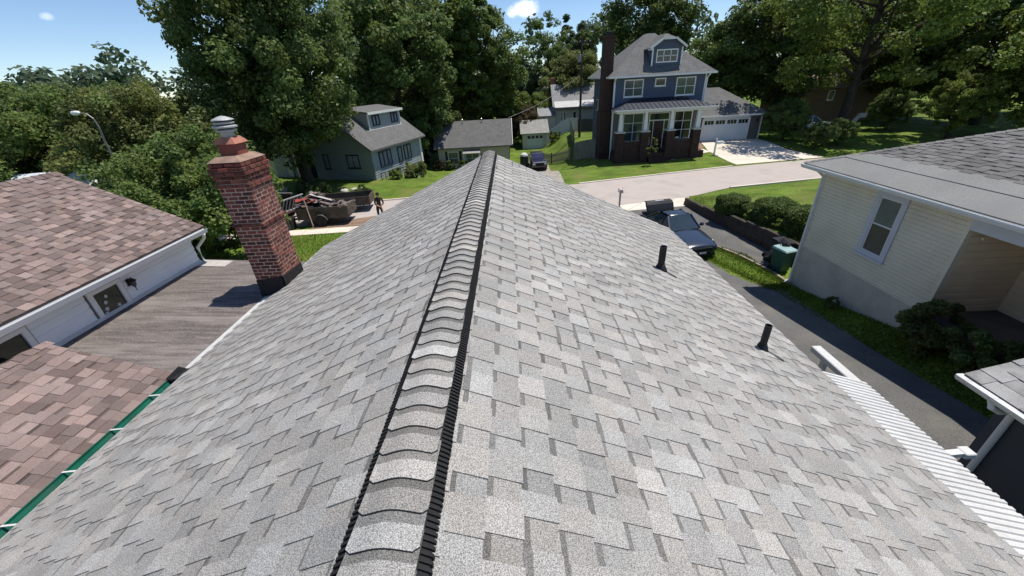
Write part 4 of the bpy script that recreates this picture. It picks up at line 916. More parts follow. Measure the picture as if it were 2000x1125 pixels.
def pale_house():
    # gable faces the street; right wall runs away from us
    rot = math.atan2(.30, -.954)+math.pi       # local +x points along the gable front to the right
    Wg, Dg = 6.2, 8.5; cx, cy = -12.1, 34.5
    ux, uy = math.cos(rot), math.sin(rot)
    X, Y = cx-ux*Wg, cy-uy*Wg
    F = dict(m_fr=m_dkframe, m_gl=m_curtain)
    t, wall, roof = gable_house('pale_grey_house', 'pale grey house with long shed dormer and dark window frames behind big tree', X, Y, rot, Wg, Dg, -1.2, 2.75, 5.0, m_cshade, m_rd, ridge='y', over=.45,
        wins=[(3.6, 4.9, 1.0, 2.15, 2, 1, F), (1.1, 1.7, .9, 2.2, 1, 2, F)], board=(.0, 2.75, .2))
    K = lambda fn, name, m, par=t, **k: mk(name, one(fn), m, par, wc=False, **k)
    K(lambda m: m.box(-3.2, 0, .6, 5, -1, 2.4), 'side_wing', m_cshade); K(lambda m: m.prism([(-3.5, .2, 2.35), (0, .2, 2.9), (0, .2, 3.05), (-3.5, .2, 2.5)], (0, 5.2, 0)), 'wing_roof', m_rd)
    gd = K(lambda m: m.box(-2.6, -.4, .52, .62, 0, 2.0), 'garage_opening', mat('dark_opening', (.008, .008, .009), rough=.9))
    for q in (-2.75, -.4): K(lambda m: m.box(q, q+.15, .5, .6, 0, 2.1), 'door_jamb', m_trim, gd)
    # right wall: boards, windows, porch rail
    def RW_(u0, u1, z0, z1, xo, x1): return (Wg+xo, Wg+x1, u0, u1, z0, z1)
    for k in range(14): K(lambda m: m.add([(Wg+.03, .05, k*.2), (Wg+.03, Dg, k*.2), (Wg+.006, Dg, k*.2+.2), (Wg+.006, .05, k*.2+.2)], [(0, 1, 2, 3)]), 'siding_board', m_cblue, wall)
    for (a, b, z0, z1, n) in ((1.0, 2.9, .85, 2.2, 3), (4.0, 4.75, .75, 2.15, 1), (5.1, 6.4, .8, 2.15, 2)):
        w = K(lambda m: [m.box(*RW_(p, q, r, s, -.0, .09)) for (p, q, r, s) in ((a, a+.1, z0, z1), (b-.1, b, z0, z1), (a+.1, b-.1, z1-.1, z1), (a+.1, b-.1, z0, z0+.1))]+[m.box(*RW_(a+(b-a)*i/n-.07, a+(b-a)*i/n+.07, z0+.1, z1-.1, 0, .085)) for i in range(1, n)], 'window', m_dkframe, wall)
        K(lambda m: m.box(*RW_(a+.1, b-.1, z0+.1, z1-.1, .0, .05)), 'pane', m_curtain, w)
    K(lambda m: m.box(Wg-.02, Wg+.09, Dg-.3, Dg+.02, 0, 2.75), 'corner_board', m_trim)
    # dormer on the right slope
    d0, d1 = 2.4, 7.6; zs = 3.75; zt = 5.2; xd = Wg-1.35
    dm = K(lambda m: m.prism([(xd, d0, zs-.3), (xd, d0, zt), (Wg/2-.6, d0, zt+.35), (Wg/2-.6, d0, zs-.3)], (0, d1-d0, 0)), 'dormer', m_cblue, roof)
    K(lambda m: (m.box(xd+.0, xd+.06, d0-.05, d1+.05, zs-.12, zs+.10), m.box(xd+.24, xd+.31, d0-.25, d1+.25, zt-.10, zt+.10), m.box(xd-.05, xd+.04, d1-.12, d1+.03, zs, zt), m.box(xd-.05, xd+.04, d0-.03, d0+.12, zs, zt)), 'dormer_trim', m_trim, roof)
    K(lambda m: m.prism([(xd+.24, d0-.25, zt-.02), (Wg/2-.7, d0-.25, zt+.40), (Wg/2-.7, d0-.25, zt+.50), (xd+.24, d0-.25, zt+.095)], (0, d1-d0+.5, 0)), 'dormer_roof', m_rd, roof)
    for a in (3.0, 6.0):
        w = K(lambda m: [m.box(xd, xd+.08, *q) for q in ((a, a+.1, 4.1, 5.0), (a+1.0, a+1.1, 4.1, 5.0), (a+.1, a+1.0, 4.9, 5.0), (a+.1, a+1.0, 4.1, 4.2), (a+.48, a+.62, 4.2, 4.9))], 'dormer_window', m_dkframe, roof)
    # lattice skirting and rail along the right wall
    for i in range(22):
        y = .1+i*.30
        K(lambda m: m.bar((Wg+.55, y, -.25-y*.05), (Wg+.55, y+(.22 if i % 2 else -.02), .55-y*.05), .05, .05), 'rail_slat', m_trim if i % 2 else m_dkframe)
    K(lambda m: m.bar((Wg+.55, .05, .58), (Wg+.55, 6.6, .25), .07, .05), 'hand_rail', m_dkframe)
pale_house()
m_beige = mat('beige_stucco', (.52, .455, .36), rough=.85, var=.06, scale=1.2)
def beige_house():
    X, Y = -9.1, 49.5
    F = dict(m_gl=glass_mat('grey_pane', (.10, .11, .11), .1))
    t, wall, roof = gable_house('beige_cottage', 'low beige cottage with charcoal gable roof and brick chimney', X, Y, 0, 8.7, 7.2, -3.0, .42, 2.75, m_beige, m_rd, ridge='x', over=.45,
        wins=[(1.15, 2.5, -1.75, -.25, 1, 2, F), (3.3, 5.0, -1.75, -.45, 2, 2, F), (6.2, 6.9, -1.75, -.2, 1, 2, F)])
    K = lambda fn, name, m, par=t, **k: mk(name, one(fn), m, par, wc=False, **k)
    for x in (.85, 2.55): K(lambda m: m.box(x, x+.28, -.05, 0, -1.8, -.2), 'shutter', mat('dark_shutter', (.03, .03, .028)), wall)
    K(lambda m: m.prism([(3.1, -.95, -.45), (3.1, 0, -.12), (3.1, 0, -.04), (3.1, -.95, -.37)], (2.1, 0, 0)), 'door_hood', mat('grey_hood', (.3, .29, .28)))
    for x in (3.2, 5.1): K(lambda m: m.box(x-.04, x+.04, -.9, -.82, -2.3, -.45), 'hood_post', m_trim)
    ch = K(lambda m: m.bbox(-.45, .25, 2.6, 3.3, -1, 3.3, .03), 'chimney', mat('red_brick_far', (.26, .10, .075), var=.25, scale=8, var2=.25, scale2=20))
    K(lambda m: m.box(-.5, .3, 2.55, 3.35, 3.3, 3.42), 'chimney_cap', m_conc, ch); K(lambda m: m.lathe((-.1, 2.95, 3.42), [(.13, 0), (.13, .3), (.1, .3)], 8), 'flue', m_clay_far, ch)
    K(lambda m: (m.bar((9.17, -.5, .30), (9.17, 3.6, 2.83), .05, .2), m.bar((9.17, 7.7, .30), (9.17, 3.6, 2.83), .05, .2)), 'bargeboard', m_trim)
    for (a, b) in ((1.6, 2.3), (4.6, 5.3)):
        w = K(lambda m: m.box(8.7, 8.76, a, b, -1.7, -.4), 'window', m_dkframe, wall); K(lambda m: m.box(8.76, 8.775, a+.1, b-.1, -1.6, -.5), 'pane', m_glass, w)
    for i in range(2): K(lambda m: m.lathe((3+2.4*i, 3.2, 2.7), [(.06, 0), (.06, .35), (.09, .36), (.02, .42)], 8), 'roof_vent', m_zinc_far, roof)
    # detached garage
    t2, w2, r2 = gable_house('white_door_garage', 'small detached garage with pale door and grey roof behind beige cottage', 1.6, 61.2, 0, 3.7, 6.0, -3, .02, 1.45, mat('cream_garage', (.55, .53, .47), var=.05), mat('aged_grey_roof', (.25, .245, .23), var=.15, scale=2, var2=.25, scale2=14), ridge='x', over=.3)
    gd = mk('garage_door', one(lambda m: m.box(.65, 3.1, -.06, .02, -2.2, -.15)), mat('pale_blue_door', (.55, .60, .64), var=.04), t2, wc=False)
    for k in range(4): mk('door_light', one(lambda m: m.box(.75+k*.6, 1.2+k*.6, -.075, -.055, -.75, -.35)), m_glass, gd, wc=False)
    for z in (-1.2, -1.7): mk('door_joint', one(lambda m: m.box(.65, 3.1, -.07, -.055, z, z+.02)), mat('joint_grey', (.3, .33, .35)), gd, wc=False)
    mk('corner_board', one(lambda m: m.box(3.6, 3.74, -.05, .05, -2.3, .0)), m_trim, t2, wc=False)
m_clay_far = mat('terracotta', (.35, .13, .08))
beige_house()
def back_houses():
    t, w, r = gable_house('white_rear_house', 'long white rear house with grey roof beyond white fence', 7.4, 70, 0, 12, 8, -3, 2.6, 5.9, mat('rear_white_wall', (.50, .50, .47), var=.06), mat('pale_grey_roof', (.24, .24, .25), var=.12, scale=1.5, var2=.2, scale2=10), wins=[(.9, 1.25, .6, 2.0, 1, 1), (1.4, 1.75, .6, 2.0, 1, 1), (2.9, 3.5, .4, 2.0, 1, 1)])
    K = lambda fn, name, m, par=t, **k: mk(name, one(fn), m, par, wc=False, **k)
    K(lambda m: m.prism([(-.2, -1.6, 2.7), (-.2, .2, 3.5), (-.2, .2, 3.6), (-.2, -1.6, 2.8)], (12.4, 0, 0)), 'porch_roof', mat('light_porch_roof', (.5, .5, .5)))
    K(lambda m: m.bbox(-.3, .5, 4.6, 5.4, 2, 7.0, .04), 'chimney', MATS['red_brick_far'])
    K(lambda m: m.box(-2.6, 0, -.6, 5, -3, 1.5), 'side_wing', MATS['rear_white_wall']); K(lambda m: m.prism([(-2.9, -.9, 1.45), (-2.9, 2.2, 2.6), (-2.9, 2.2, 2.75), (-2.9, -.9, 1.6)], (2.9, 0, 0)), 'wing_roof', MATS['pale_grey_roof'])
    for i in range(5): K(lambda m: m.bar((2.0+i*1.1, 1.2+.25*(i % 3), 3.55+.25*(i % 3)), (3.1+i*1.1, 1.4+.25*(i % 3), 3.63+.25*(i % 3)), .25, .05), 'lifted_shingle', mat('dark_gap', (.03, .03, .03)), r)
    t, w, r = gable_house('dark_blue_house', 'narrow dark blue house behind the white rear house', 6.2, 84, 0, 3.0, 8, -3, 4.6, 6.0, m_blue, m_rd, ridge='y', wins=[(.8, 2.2, 2.4, 4.2, 1, 1)])
    t, w, r = gable_house('red_roofed_shed', 'shed with rusty red gable roof above the cottage ridge', -2.2, 75, 0, 3.2, 5, -3, .95, 2.0, mat('shed_dark_wall', (.09, .05, .04)), mat('rusty_red_roof', (.36, .14, .095), var=.2, scale=2), ridge='y', over=.5)
    mk('upper_roof', one(lambda m: m.prism([(.4, 3.0, 1.8), (.4, 6, 3.1), (.4, 6, 3.2), (.4, 3.0, 1.95)], (2.8, 0, 0))), MATS['rusty_red_roof'], t, wc=False)
    for q in (1.2, 1.7): mk('window', one(lambda m: m.box(q, q+.3, -.04, .01, .6, .95)), m_trim, t, wc=False)
    t, w, r = gable_house('grey_roofed_bungalow', 'white gabled bungalow with pale grey roof past the chimney', -33.6, 37.0, R_(-4), 7.4, 6.4, -1, 4.0, 5.6, mat('bungalow_white', (.52, .55, .58), var=.05), mat('bungalow_roof', (.33, .33, .33), var=.1, scale=2, var2=.2, scale2=12), ridge='x', over=.4, wins=[(1.2, 2.6, 1.6, 3.0, 2, 1), (4.8, 6.2, 1.6, 3.0, 2, 1)])
    mk('bargeboard', one(lambda m: (m.bar((7.84, -.42, 3.86), (7.84, 3.2, 5.72), .06, .26), m.bar((7.84, 6.82, 3.86), (7.84, 3.2, 5.72), .06, .26))), m_trim, t, wc=False)
    t, w, r = gable_house('white_shed', 'small white shed under the big tree beside the drive', -24.3, 38.5, R_(-8), 3.2, 3.5, -.5, 2.1, 2.9, mat('shed_white', (.6, .62, .64), var=.05), m_rd, ridge='y', over=.2, wins=[(.4, 1.0, .8, 1.6, 1, 1)])
    mk('door', one(lambda m: m.box(1.5, 2.6, -.05, .02, -.1, 1.9)), mat('shed_door', (.35, .40, .46)), t, wc=False)
    t, w, r = gable_house('brown_house', 'brown house with low roof behind the spreading tree', 35.6, 51.8, R_(3), 10, 8, -1, 4.5, 5.6, mat('brown_wall', (.17, .115, .07), var=.08), mat('brown_grey_roof', (.20, .17, .15), var=.12, scale=1.5, var2=.2, scale2=12), wins=[(2.9, 3.7, 3.0, 4.1, 1, 1), (5.2, 6.0, 3.0, 4.1, 1, 1)], over=.6)
    mk('stair_rail', one(lambda m: (m.bar((5.6, -1.6, .2), (6.4, -1.6, 1.3), .1, .5), m.box(6.3, 7.2, -1.7, -1.5, 1.0, 1.5))), m_trim, t, wc=False)
    t, w, r = gable_house('white_cottage', 'bright white cottage roof glimpsed past the brown shingle ridge', -29.5, 19.0, R_(10), 7, 6, -.5, 2.3, 3.8, mat('cottage_white', (.7, .72, .74), var=.05), mat('white_metal_roof', (.62, .66, .70), rough=.4, var=.06), ridge='x', over=.4, wins=[(4.6, 5.4, .9, 2.0, 1, 2)])
back_houses()
def fences():
    m_pk = mat('grey_wood', (.27, .24, .20), var=.2, scale=5, var2=.15, scale2=30)
    def run(name, label, pts, h, w, gap, m, picket=True, group=None):
        t = thing(name, label, 'fence', (pts[0][0], pts[0][1], gz(*pts[0])))
        for a, b in zip(pts, pts[1:]):
            L = math.dist(a, b); n = max(1, int(L/(w+gap))); d = Vector((b[0]-a[0], b[1]-a[1], 0)).normalized()
            for i in range(n):
                k = (i+.5)/n; x, y = a[0]+(b[0]-a[0])*k, a[1]+(b[1]-a[1])*k; z = gz(x, y)
                mb = MB(); hh = h+random.uniform(-.03, .03); mb.obox((x, y, z+hh/2+.03), d, d.cross(Vector((0, 0, 1))), (0, 0, 1), w, .03, hh); mk('picket' if picket else 'board', mb, m, t)
            ps = [(a[0]+(b[0]-a[0])*j/6, a[1]+(b[1]-a[1])*j/6) for j in range(7)]
            for p, q in zip(ps, ps[1:]):
                for f in (.25, .8): mk('rail', one(lambda mm: mm.bar((p[0], p[1]+.04, gz(*p)+h*f), (q[0], q[1]+.04, gz(*q)+h*f), .04, .09)), m, t)
            for p in (a, b): mk('post', one(lambda mm: mm.box(p[0]-.06, p[0]+.06, p[1]+.02, p[1]+.14, gz(*p)-.1, gz(*p)+h+.08)), m, t)
    random.seed(2)
    run('picket_fence', 'weathered picket fence with open gaps behind the dark truck', [(2.9, 51.6), (4.7, 48.5), (6.45, 45.4)], 1.15, .10, .09, m_pk)
    run('board_fence', 'grey close boarded fence between cottage yard and blue house', [(6.65, 43.4), (8.1, 39.4)], 1.8, .15, .008, mat('grey_green_board', (.14, .15, .15), var=.2, scale=3), False)
    run('side_fence', 'weathered board fence running back beside the utility pole', [(6.7, 43.6), (7.6, 50), (8.4, 58.5)], 1.7, .16, .01, m_pk, False)
    run('white_fence', 'white solid panel fence in front of the rear house', [(5.0, 62.5), (8.6, 61.6), (9.6, 60.5)], 1.75, .45, .006, mat('white_fence_panel', (.6, .61, .62), var=.05), False)
    run('dark_fence', 'dark board fence behind the utility pole', [(9.6, 59.5), (13.5, 58.5)], 1.7, .2, .01, mat('dark_board', (.05, .055, .06), var=.2), False)
fences()
def pole():
    x, y = 8.95, 54.4
    t = thing('utility_pole', 'tall dark wooden utility pole between rear house and blue house', 'utility pole', (x, y, gz(x, y)))
    mk('pole', one(lambda m: m.tube([(x, y, gz(x, y)-.3), (x+.02, y, 5), (x-.03, y, 11.3)], [.16, .14, .10], 10)), mat('creosote_pole', (.06, .045, .035), var=.25, scale=4), t)
    mk('crossarm', one(lambda m: m.bar((x-1.1, y-.12, 10.6), (x+1.1, y-.12, 10.6), .1, .12)), MATS['creosote_pole'], t)
    for k in (-.9, -.3, .3, .9): mk('insulator', one(lambda m: m.lathe((x+k, y-.12, 10.66), [(.03, 0), (.06, .05), (.04, .14), (.01, .16)], 8)), m_zinc_far, t)
    mk('transformer', one(lambda m: m.lathe((x-.28, y-.1, 8.6), [(.2, 0), (.22, .05), (.22, .75), (.1, .85)], 12)), mat('grey_can', (.3, .3, .3)), t)
    w = MB(); a, b = Vector((x, y, 7.3)), Vector((-.3, 53.2, 2.95)); pts = [a.lerp(b, i/14)-Vector((0, 0, .5*math.sin(math.pi*i/14))) for i in range(15)]
    w.tube(pts, .022, 5); tag(mk('service_wire', w, mat('pale_cable', (.5, .5, .48))), 'pale service cable sagging from utility pole to cottage ridge', 'cable')
    # street lamp far left
    x, y = -19.75, 20.0
    t = thing('street_lamp', 'curved arm street lamp rising among the trees behind brown roof', 'street lamp', (x, y, 0))
    mk('pole', one(lambda m: m.tube([(x, y, -.2), (x, y, 3), (x, y, 5.6), (x+.08, y, 6.2), (x+.02, y, 6.6), (x-.2, y, 6.82), (x-.5, y, 6.87)], [.075, .06, .045, .036, .03, .026, .022], 8)), mat('galvanised', (.20, .20, .19), rough=.5, metal=.4), t)
    mk('lamp_head', one(lambda m: m.lathe((x-.68, y, 6.87), [(.02, -.24), (.09, -.14), (.11, .03), (.08, .16), (.03, .22)], 10, 'X')), mat('lamp_head_white', (.75, .76, .76), rough=.4), t)
pole()
# ================================================================== VEHICLES AND SMALL THINGS
m_tyre = mat('tyre_rubber', (.018, .018, .018), rough=.85, var=.2, scale=10)
m_rim = mat('alloy_rim', (.45, .45, .46), rough=.35, metal=.8, var=.08)
m_cglass = glass_mat('car_glass', (.03, .045, .06), .03)
def wheel(parent, x, y, z, r, w, side):
    """wheel on a local x axle"""
    wh = mk('wheel', one(lambda m: m.lathe((x-w/2, y, z), [(r*.62, 0), (r*.95, .01), (r, .05), (r, w-.05), (r*.95, w-.01), (r*.62, w)], 22, 'X')), m_tyre, parent, wc=False, smooth=False)
    xs = x+side*(w/2-.02)
    mk('rim', one(lambda m: (m.lathe((xs-.01, y, z), [(r*.63, 0), (r*.60, .02)], 18, 'X'), m.lathe((xs-.02+side*.02, y, z), [(r*.14, 0), (r*.12, .05)], 10, 'X'))), m_rim, wh, wc=False)
    return wh
def loft(mb, secs, close=True):
    n = len(secs[0]); vs = [p for s in secs for p in s]
    fs = [(i*n+j, i*n+(j+1) % n, (i+1)*n+(j+1) % n, (i+1)*n+j) for i in range(len(secs)-1) for j in range(n)]
    if close: fs += [tuple(range(n-1, -1, -1)), tuple(range((len(secs)-1)*n, len(secs)*n))]
    mb.add(vs, fs)
def sedan(name, label, loc, rotz, m_paint, L=4.7, W=1.82, trunk_open=False, H=1.43):
    """front points to local -y"""
    t = thing(name, label, 'car', loc, rotz); h = W/2
    st = [(-L/2, .78, .36, .50, .60), (-L/2+.10, .90, .24, .56, .68), (-L/2+.45, .97, .20, .64, .76), (-L/2+1.15, 1.0, .19, .74, .86), (-L/2+1.5, 1.0, .19, .78, .90), (0, 1.0, .19, .80, .92), (L/2-1.15, 1.0, .19, .84, .95), (L/2-.75, .99, .20, .86, .96), (L/2-.12, .93, .28, .80, .93), (L/2, .84, .38, .66, .82)]
    secs = []
    for (y, wf, zb, zs, zt) in st:
        w = h*wf
        secs.append([(-w*.92, y, zb), (-w, y, (zb+zs)/2), (-w*.985, y, zs), (-w*.86, y, zt-.02), (-w*.45, y, zt+.02), (0, y, zt+.03), (w*.45, y, zt+.02), (w*.86, y, zt-.02), (w*.985, y, zs), (w, y, (zb+zs)/2), (w*.92, y, zb), (0, y, zb)])
    mb = MB(); loft(mb, secs); body = mk('body', mb, m_paint, t, wc=False, smooth=True); subsurf(body, 2)
    # greenhouse: roof panel, pillars, glass
    yf0, yf1, yb1, yb0 = -L/2+1.32, -L/2+2.02, L/2-1.55, L/2-.72; zb, zr = .90, H; wb, wr = h*.86, h*.66
    mb = MB(); rp = []
    for (y, z, w) in ((yf1-.02, zr-.03, wr*.96), (yf1+.25, zr+.02, wr), ((yf1+yb1)/2, zr+.035, wr), (yb1-.2, zr+.015, wr), (yb1+.02, zr-.03, wr*.96)): rp.append([(-w, y, z-.055), (-w*.9, y, z), (0, y, z+.02), (w*.9, y, z), (w, y, z-.055), (0, y, z-.05)])
    loft(mb, rp); subsurf(mk('roof_panel', mb, m_paint, t, wc=False, smooth=True), 1)
    ws = MB(); rows = []
    for k in range(5):
        f = k/4; y = yf0+(yf1-yf0)*f; z = zb+(zr-zb-.02)*f; w = wb+(wr*.95-wb)*f; rows.append([(w*(2*j/8-1), y+.13*abs(2*j/8-1)**2*(1-f*.6), z) for j in range(9)])
    ws.add([p for r in rows for p in r], [(i*9+j, i*9+j+1, i*9+j+10, i*9+j+9) for i in range(4) for j in range(8)]); mk('windscreen', ws, m_cglass, t, wc=False, smooth=True)
    rs = MB(); rs.add([(-wr*.95, yb1, zr-.03), (wr*.95, yb1, zr-.03), (wb*.95, yb0, zb+.04), (-wb*.95, yb0, zb+.04)], [(0, 1, 2, 3)]); mk('rear_window', rs, m_cglass, t, wc=False)
    for s in (-1, 1):
        mk('side_window', one(lambda m: m.add([(s*wb, yf0+.12, zb), (s*wb, yb0-.05, zb+.02), (s*wr*.98, yb1, zr-.05), (s*wr*.98, yf1+.03, zr-.05)], [(0, 1, 2, 3)])), m_cglass, t, wc=False)
        [mk('pillar', one(lambda m: m.bar(pa, pb, pw, ph)), m_paint, t, wc=False) for pa, pb, pw, ph in (((s*wb*.99, yf0+.10, zb), (s*wr*.98, yf1, zr-.03), .05, .05), ((s*wb, .05, zb), (s*wr, .02, zr-.05), .07, .04), ((s*wb*.99, yb0-.06, zb+.03), (s*wr*.97, yb1, zr-.03), .11, .05))]
        mk('door_mirror', one(lambda m: (m.bbox(s*(h+.09)-.09, s*(h+.09)+.09, yf0+.30, yf0+.42, .93, 1.06, .03), m.bar((s*h*.88, yf0+.36, .93), (s*(h+.05), yf0+.36, .98), .05, .04))), m_paint, t, wc=False)
        mk('headlight', one(lambda m: m.add([(s*h*.50, -L/2+.10, .56), (s*h*.86, -L/2+.26, .58), (s*h*.955, -L/2+.60, .69), (s*h*.80, -L/2+.45, .735), (s*h*.55, -L/2+.22, .69)], [(0, 1, 2, 3, 4)])), mat('headlight_lens', (.62, .66, .68), rough=.1, spec=.8), t, wc=False)
        for y in (-L/2+.92, L/2-.98): wheel(t, s*(h-.11), y, .32, .325, .22, s)
        [mk('wheel_arch', one(lambda m: m.lathe((s*(h-.02)-.02, y, .32), [(.36, 0), (.36, .03)], 20, 'X')), m_black, t, wc=False) for y in (-L/2+.92, L/2-.98)]
        mk('tail_light', one(lambda m: m.box(*sorted((s*h*.55, s*h*.88)), L/2-.06, L/2+.012, .62, .80)), mat('tail_red', (.25, .01, .01), rough=.2), t, wc=False)
    mk('grille', one(lambda m: (m.box(-.42, .42, -L/2-.03, -L/2+.10, .44, .58), m.box(-.6, .6, -L/2-.02, -L/2+.15, .22, .33))), m_black, t, wc=False)
    mk('plate', one(lambda m: m.box(-.16, .16, -L/2-.045, -L/2-.03, .34, .42)), m_trim, t, wc=False)
    [mk('wiper', one(lambda m: m.bar((q, yf0+.06, zb+.02), (q+.5, yf0+.05, zb+.035), .02, .02)), m_black, t, wc=False) for q in (-.5, .08)]
    if trunk_open:
        mb = MB(); zl = 1.02; pr = []
        for (y, z, w) in ((L/2-.78, .98, h*.80), (L/2-.70, 1.18, h*.84), (L/2-.55, 1.42, h*.86), (L/2-.42, 1.55, h*.82), (L/2-.24, 1.55, h*.80)):
            pr.append([(-w, y, z), (-w*.92, y-.05, z+.02), (0, y-.08, z+.03), (w*.92, y-.05, z+.02), (w, y, z), (w*.9, y+.06, z-.02), (-w*.9, y+.06, z-.02)])
        loft(mb, pr); lid = mk('trunk_lid', mb, mat('trunk_lid_black', (.008, .009, .012), rough=.45), t, wc=False); bevel(lid, .02)
        mk('lid_lining', one(lambda m: m.add([(-h*.74, L/2-.66, 1.04), (h*.74, L/2-.66, 1.04), (h*.74, L/2-.42, 1.46), (-h*.74, L/2-.42, 1.46)], [(0, 1, 2, 3)])), m_black, lid, wc=False)
        mk('lid_plate', one(lambda m: m.box(-.22, .22, L/2-.52, L/2-.46, 1.49, 1.60)), m_trim, lid, wc=False)
        mk('trunk_well', one(lambda m: m.box(-h*.76, h*.76, L/2-.70, L/2-.10, .90, .985)), m_black, t, wc=False)
    return t
m_navy = mat('dark_navy_paint', (.020, .028, .05), rough=.22, var=.05, scale=2, spec=.6, coat=.8)
sedan('navy_sedan', 'dark navy sedan with open trunk lid on the driveway', (7.45, 17.15, .0), R_(10), m_navy, L=4.35, W=1.74, trunk_open=True)
sedan('white_sedan', 'white car parked behind shrubs near the brown house', (33.6, 46.6, .5), R_(62), mat('white_car_paint', (.72, .73, .75), rough=.3, coat=.6, spec=.6))
def truck():
    t = thing('dark_pickup', 'dark pickup parked by the picket fence at the cottage', 'pickup', (2.85, 47.6, gz(2.85, 47.6)), R_(4))
    P = mat('black_blue_paint', (.012, .014, .03), rough=.25, spec=.6, coat=.6)
    mb = MB(); secs = []
    for (y, w, zb, zt) in ((-2.6, .80, .45, .95), (-2.45, .88, .4, 1.05), (-1.2, .90, .35, 1.12), (-1.1, .90, .35, 1.15), (2.5, .90, .4, 1.15), (2.6, .86, .5, 1.1)): secs.append([(-w, y, zb), (-w*1.02, y, (zb+zt)/2), (-w*.95, y, zt), (w*.95, y, zt), (w*1.02, y, (zb+zt)/2), (w, y, zb)])
    loft(mb, secs); bevel(mk('body', mb, P, t, wc=False), .04, 2)
    mb = MB(); loft(mb, [[(-.80, y, 1.12), (-.66, y+d, 1.72), (.66, y+d, 1.72), (.80, y, 1.12)] for y, d in ((-1.15, .45), (.75, -.12))]); bevel(mk('cab', mb, P, t, wc=False), .03, 2)
    mk('windscreen', one(lambda m: m.add([(-.70, -1.14, 1.16), (.70, -1.14, 1.16), (.60, -.76, 1.66), (-.60, -.76, 1.66)], [(0, 1, 2, 3)])), glass_mat('violet_glass', (.05, .05, .11), .05), t, wc=False)
    for s in (-1, 1):
        for y in (-1.7, 1.6): wheel(t, s*.80, y, .36, .37, .24, s)
        mk('headlight', one(lambda m: m.box(*sorted((s*.52, s*.80)), -2.63, -2.5, .74, .90)), mat('headlight_lens', (.6, .6, .6)), t, wc=False)
    mk('grille', one(lambda m: m.box(-.45, .45, -2.64, -2.5, .62, .92)), m_black, t, wc=False)
    b = thing('dark_drum', 'dark drum with pale domed lid beside the dark pickup', 'drum', (1.35, 47.4, gz(1.35, 47.4)))
    z = gz(1.35, 47.4)
    mk('drum', one(lambda m: m.lathe((1.35, 47.4, z), [(.42, 0), (.48, .1), (.50, .6), (.48, 1.25), (.44, 1.4)], 16)), mat('drum_black', (.02, .02, .022), rough=.6), b)
    mk('lid', one(lambda m: m.lathe((1.35, 47.4, z+1.4), [(.46, 0), (.40, .18), (.22, .32), (.02, .36)], 16)), mat('pale_lid', (.6, .6, .6)), b)
truck()
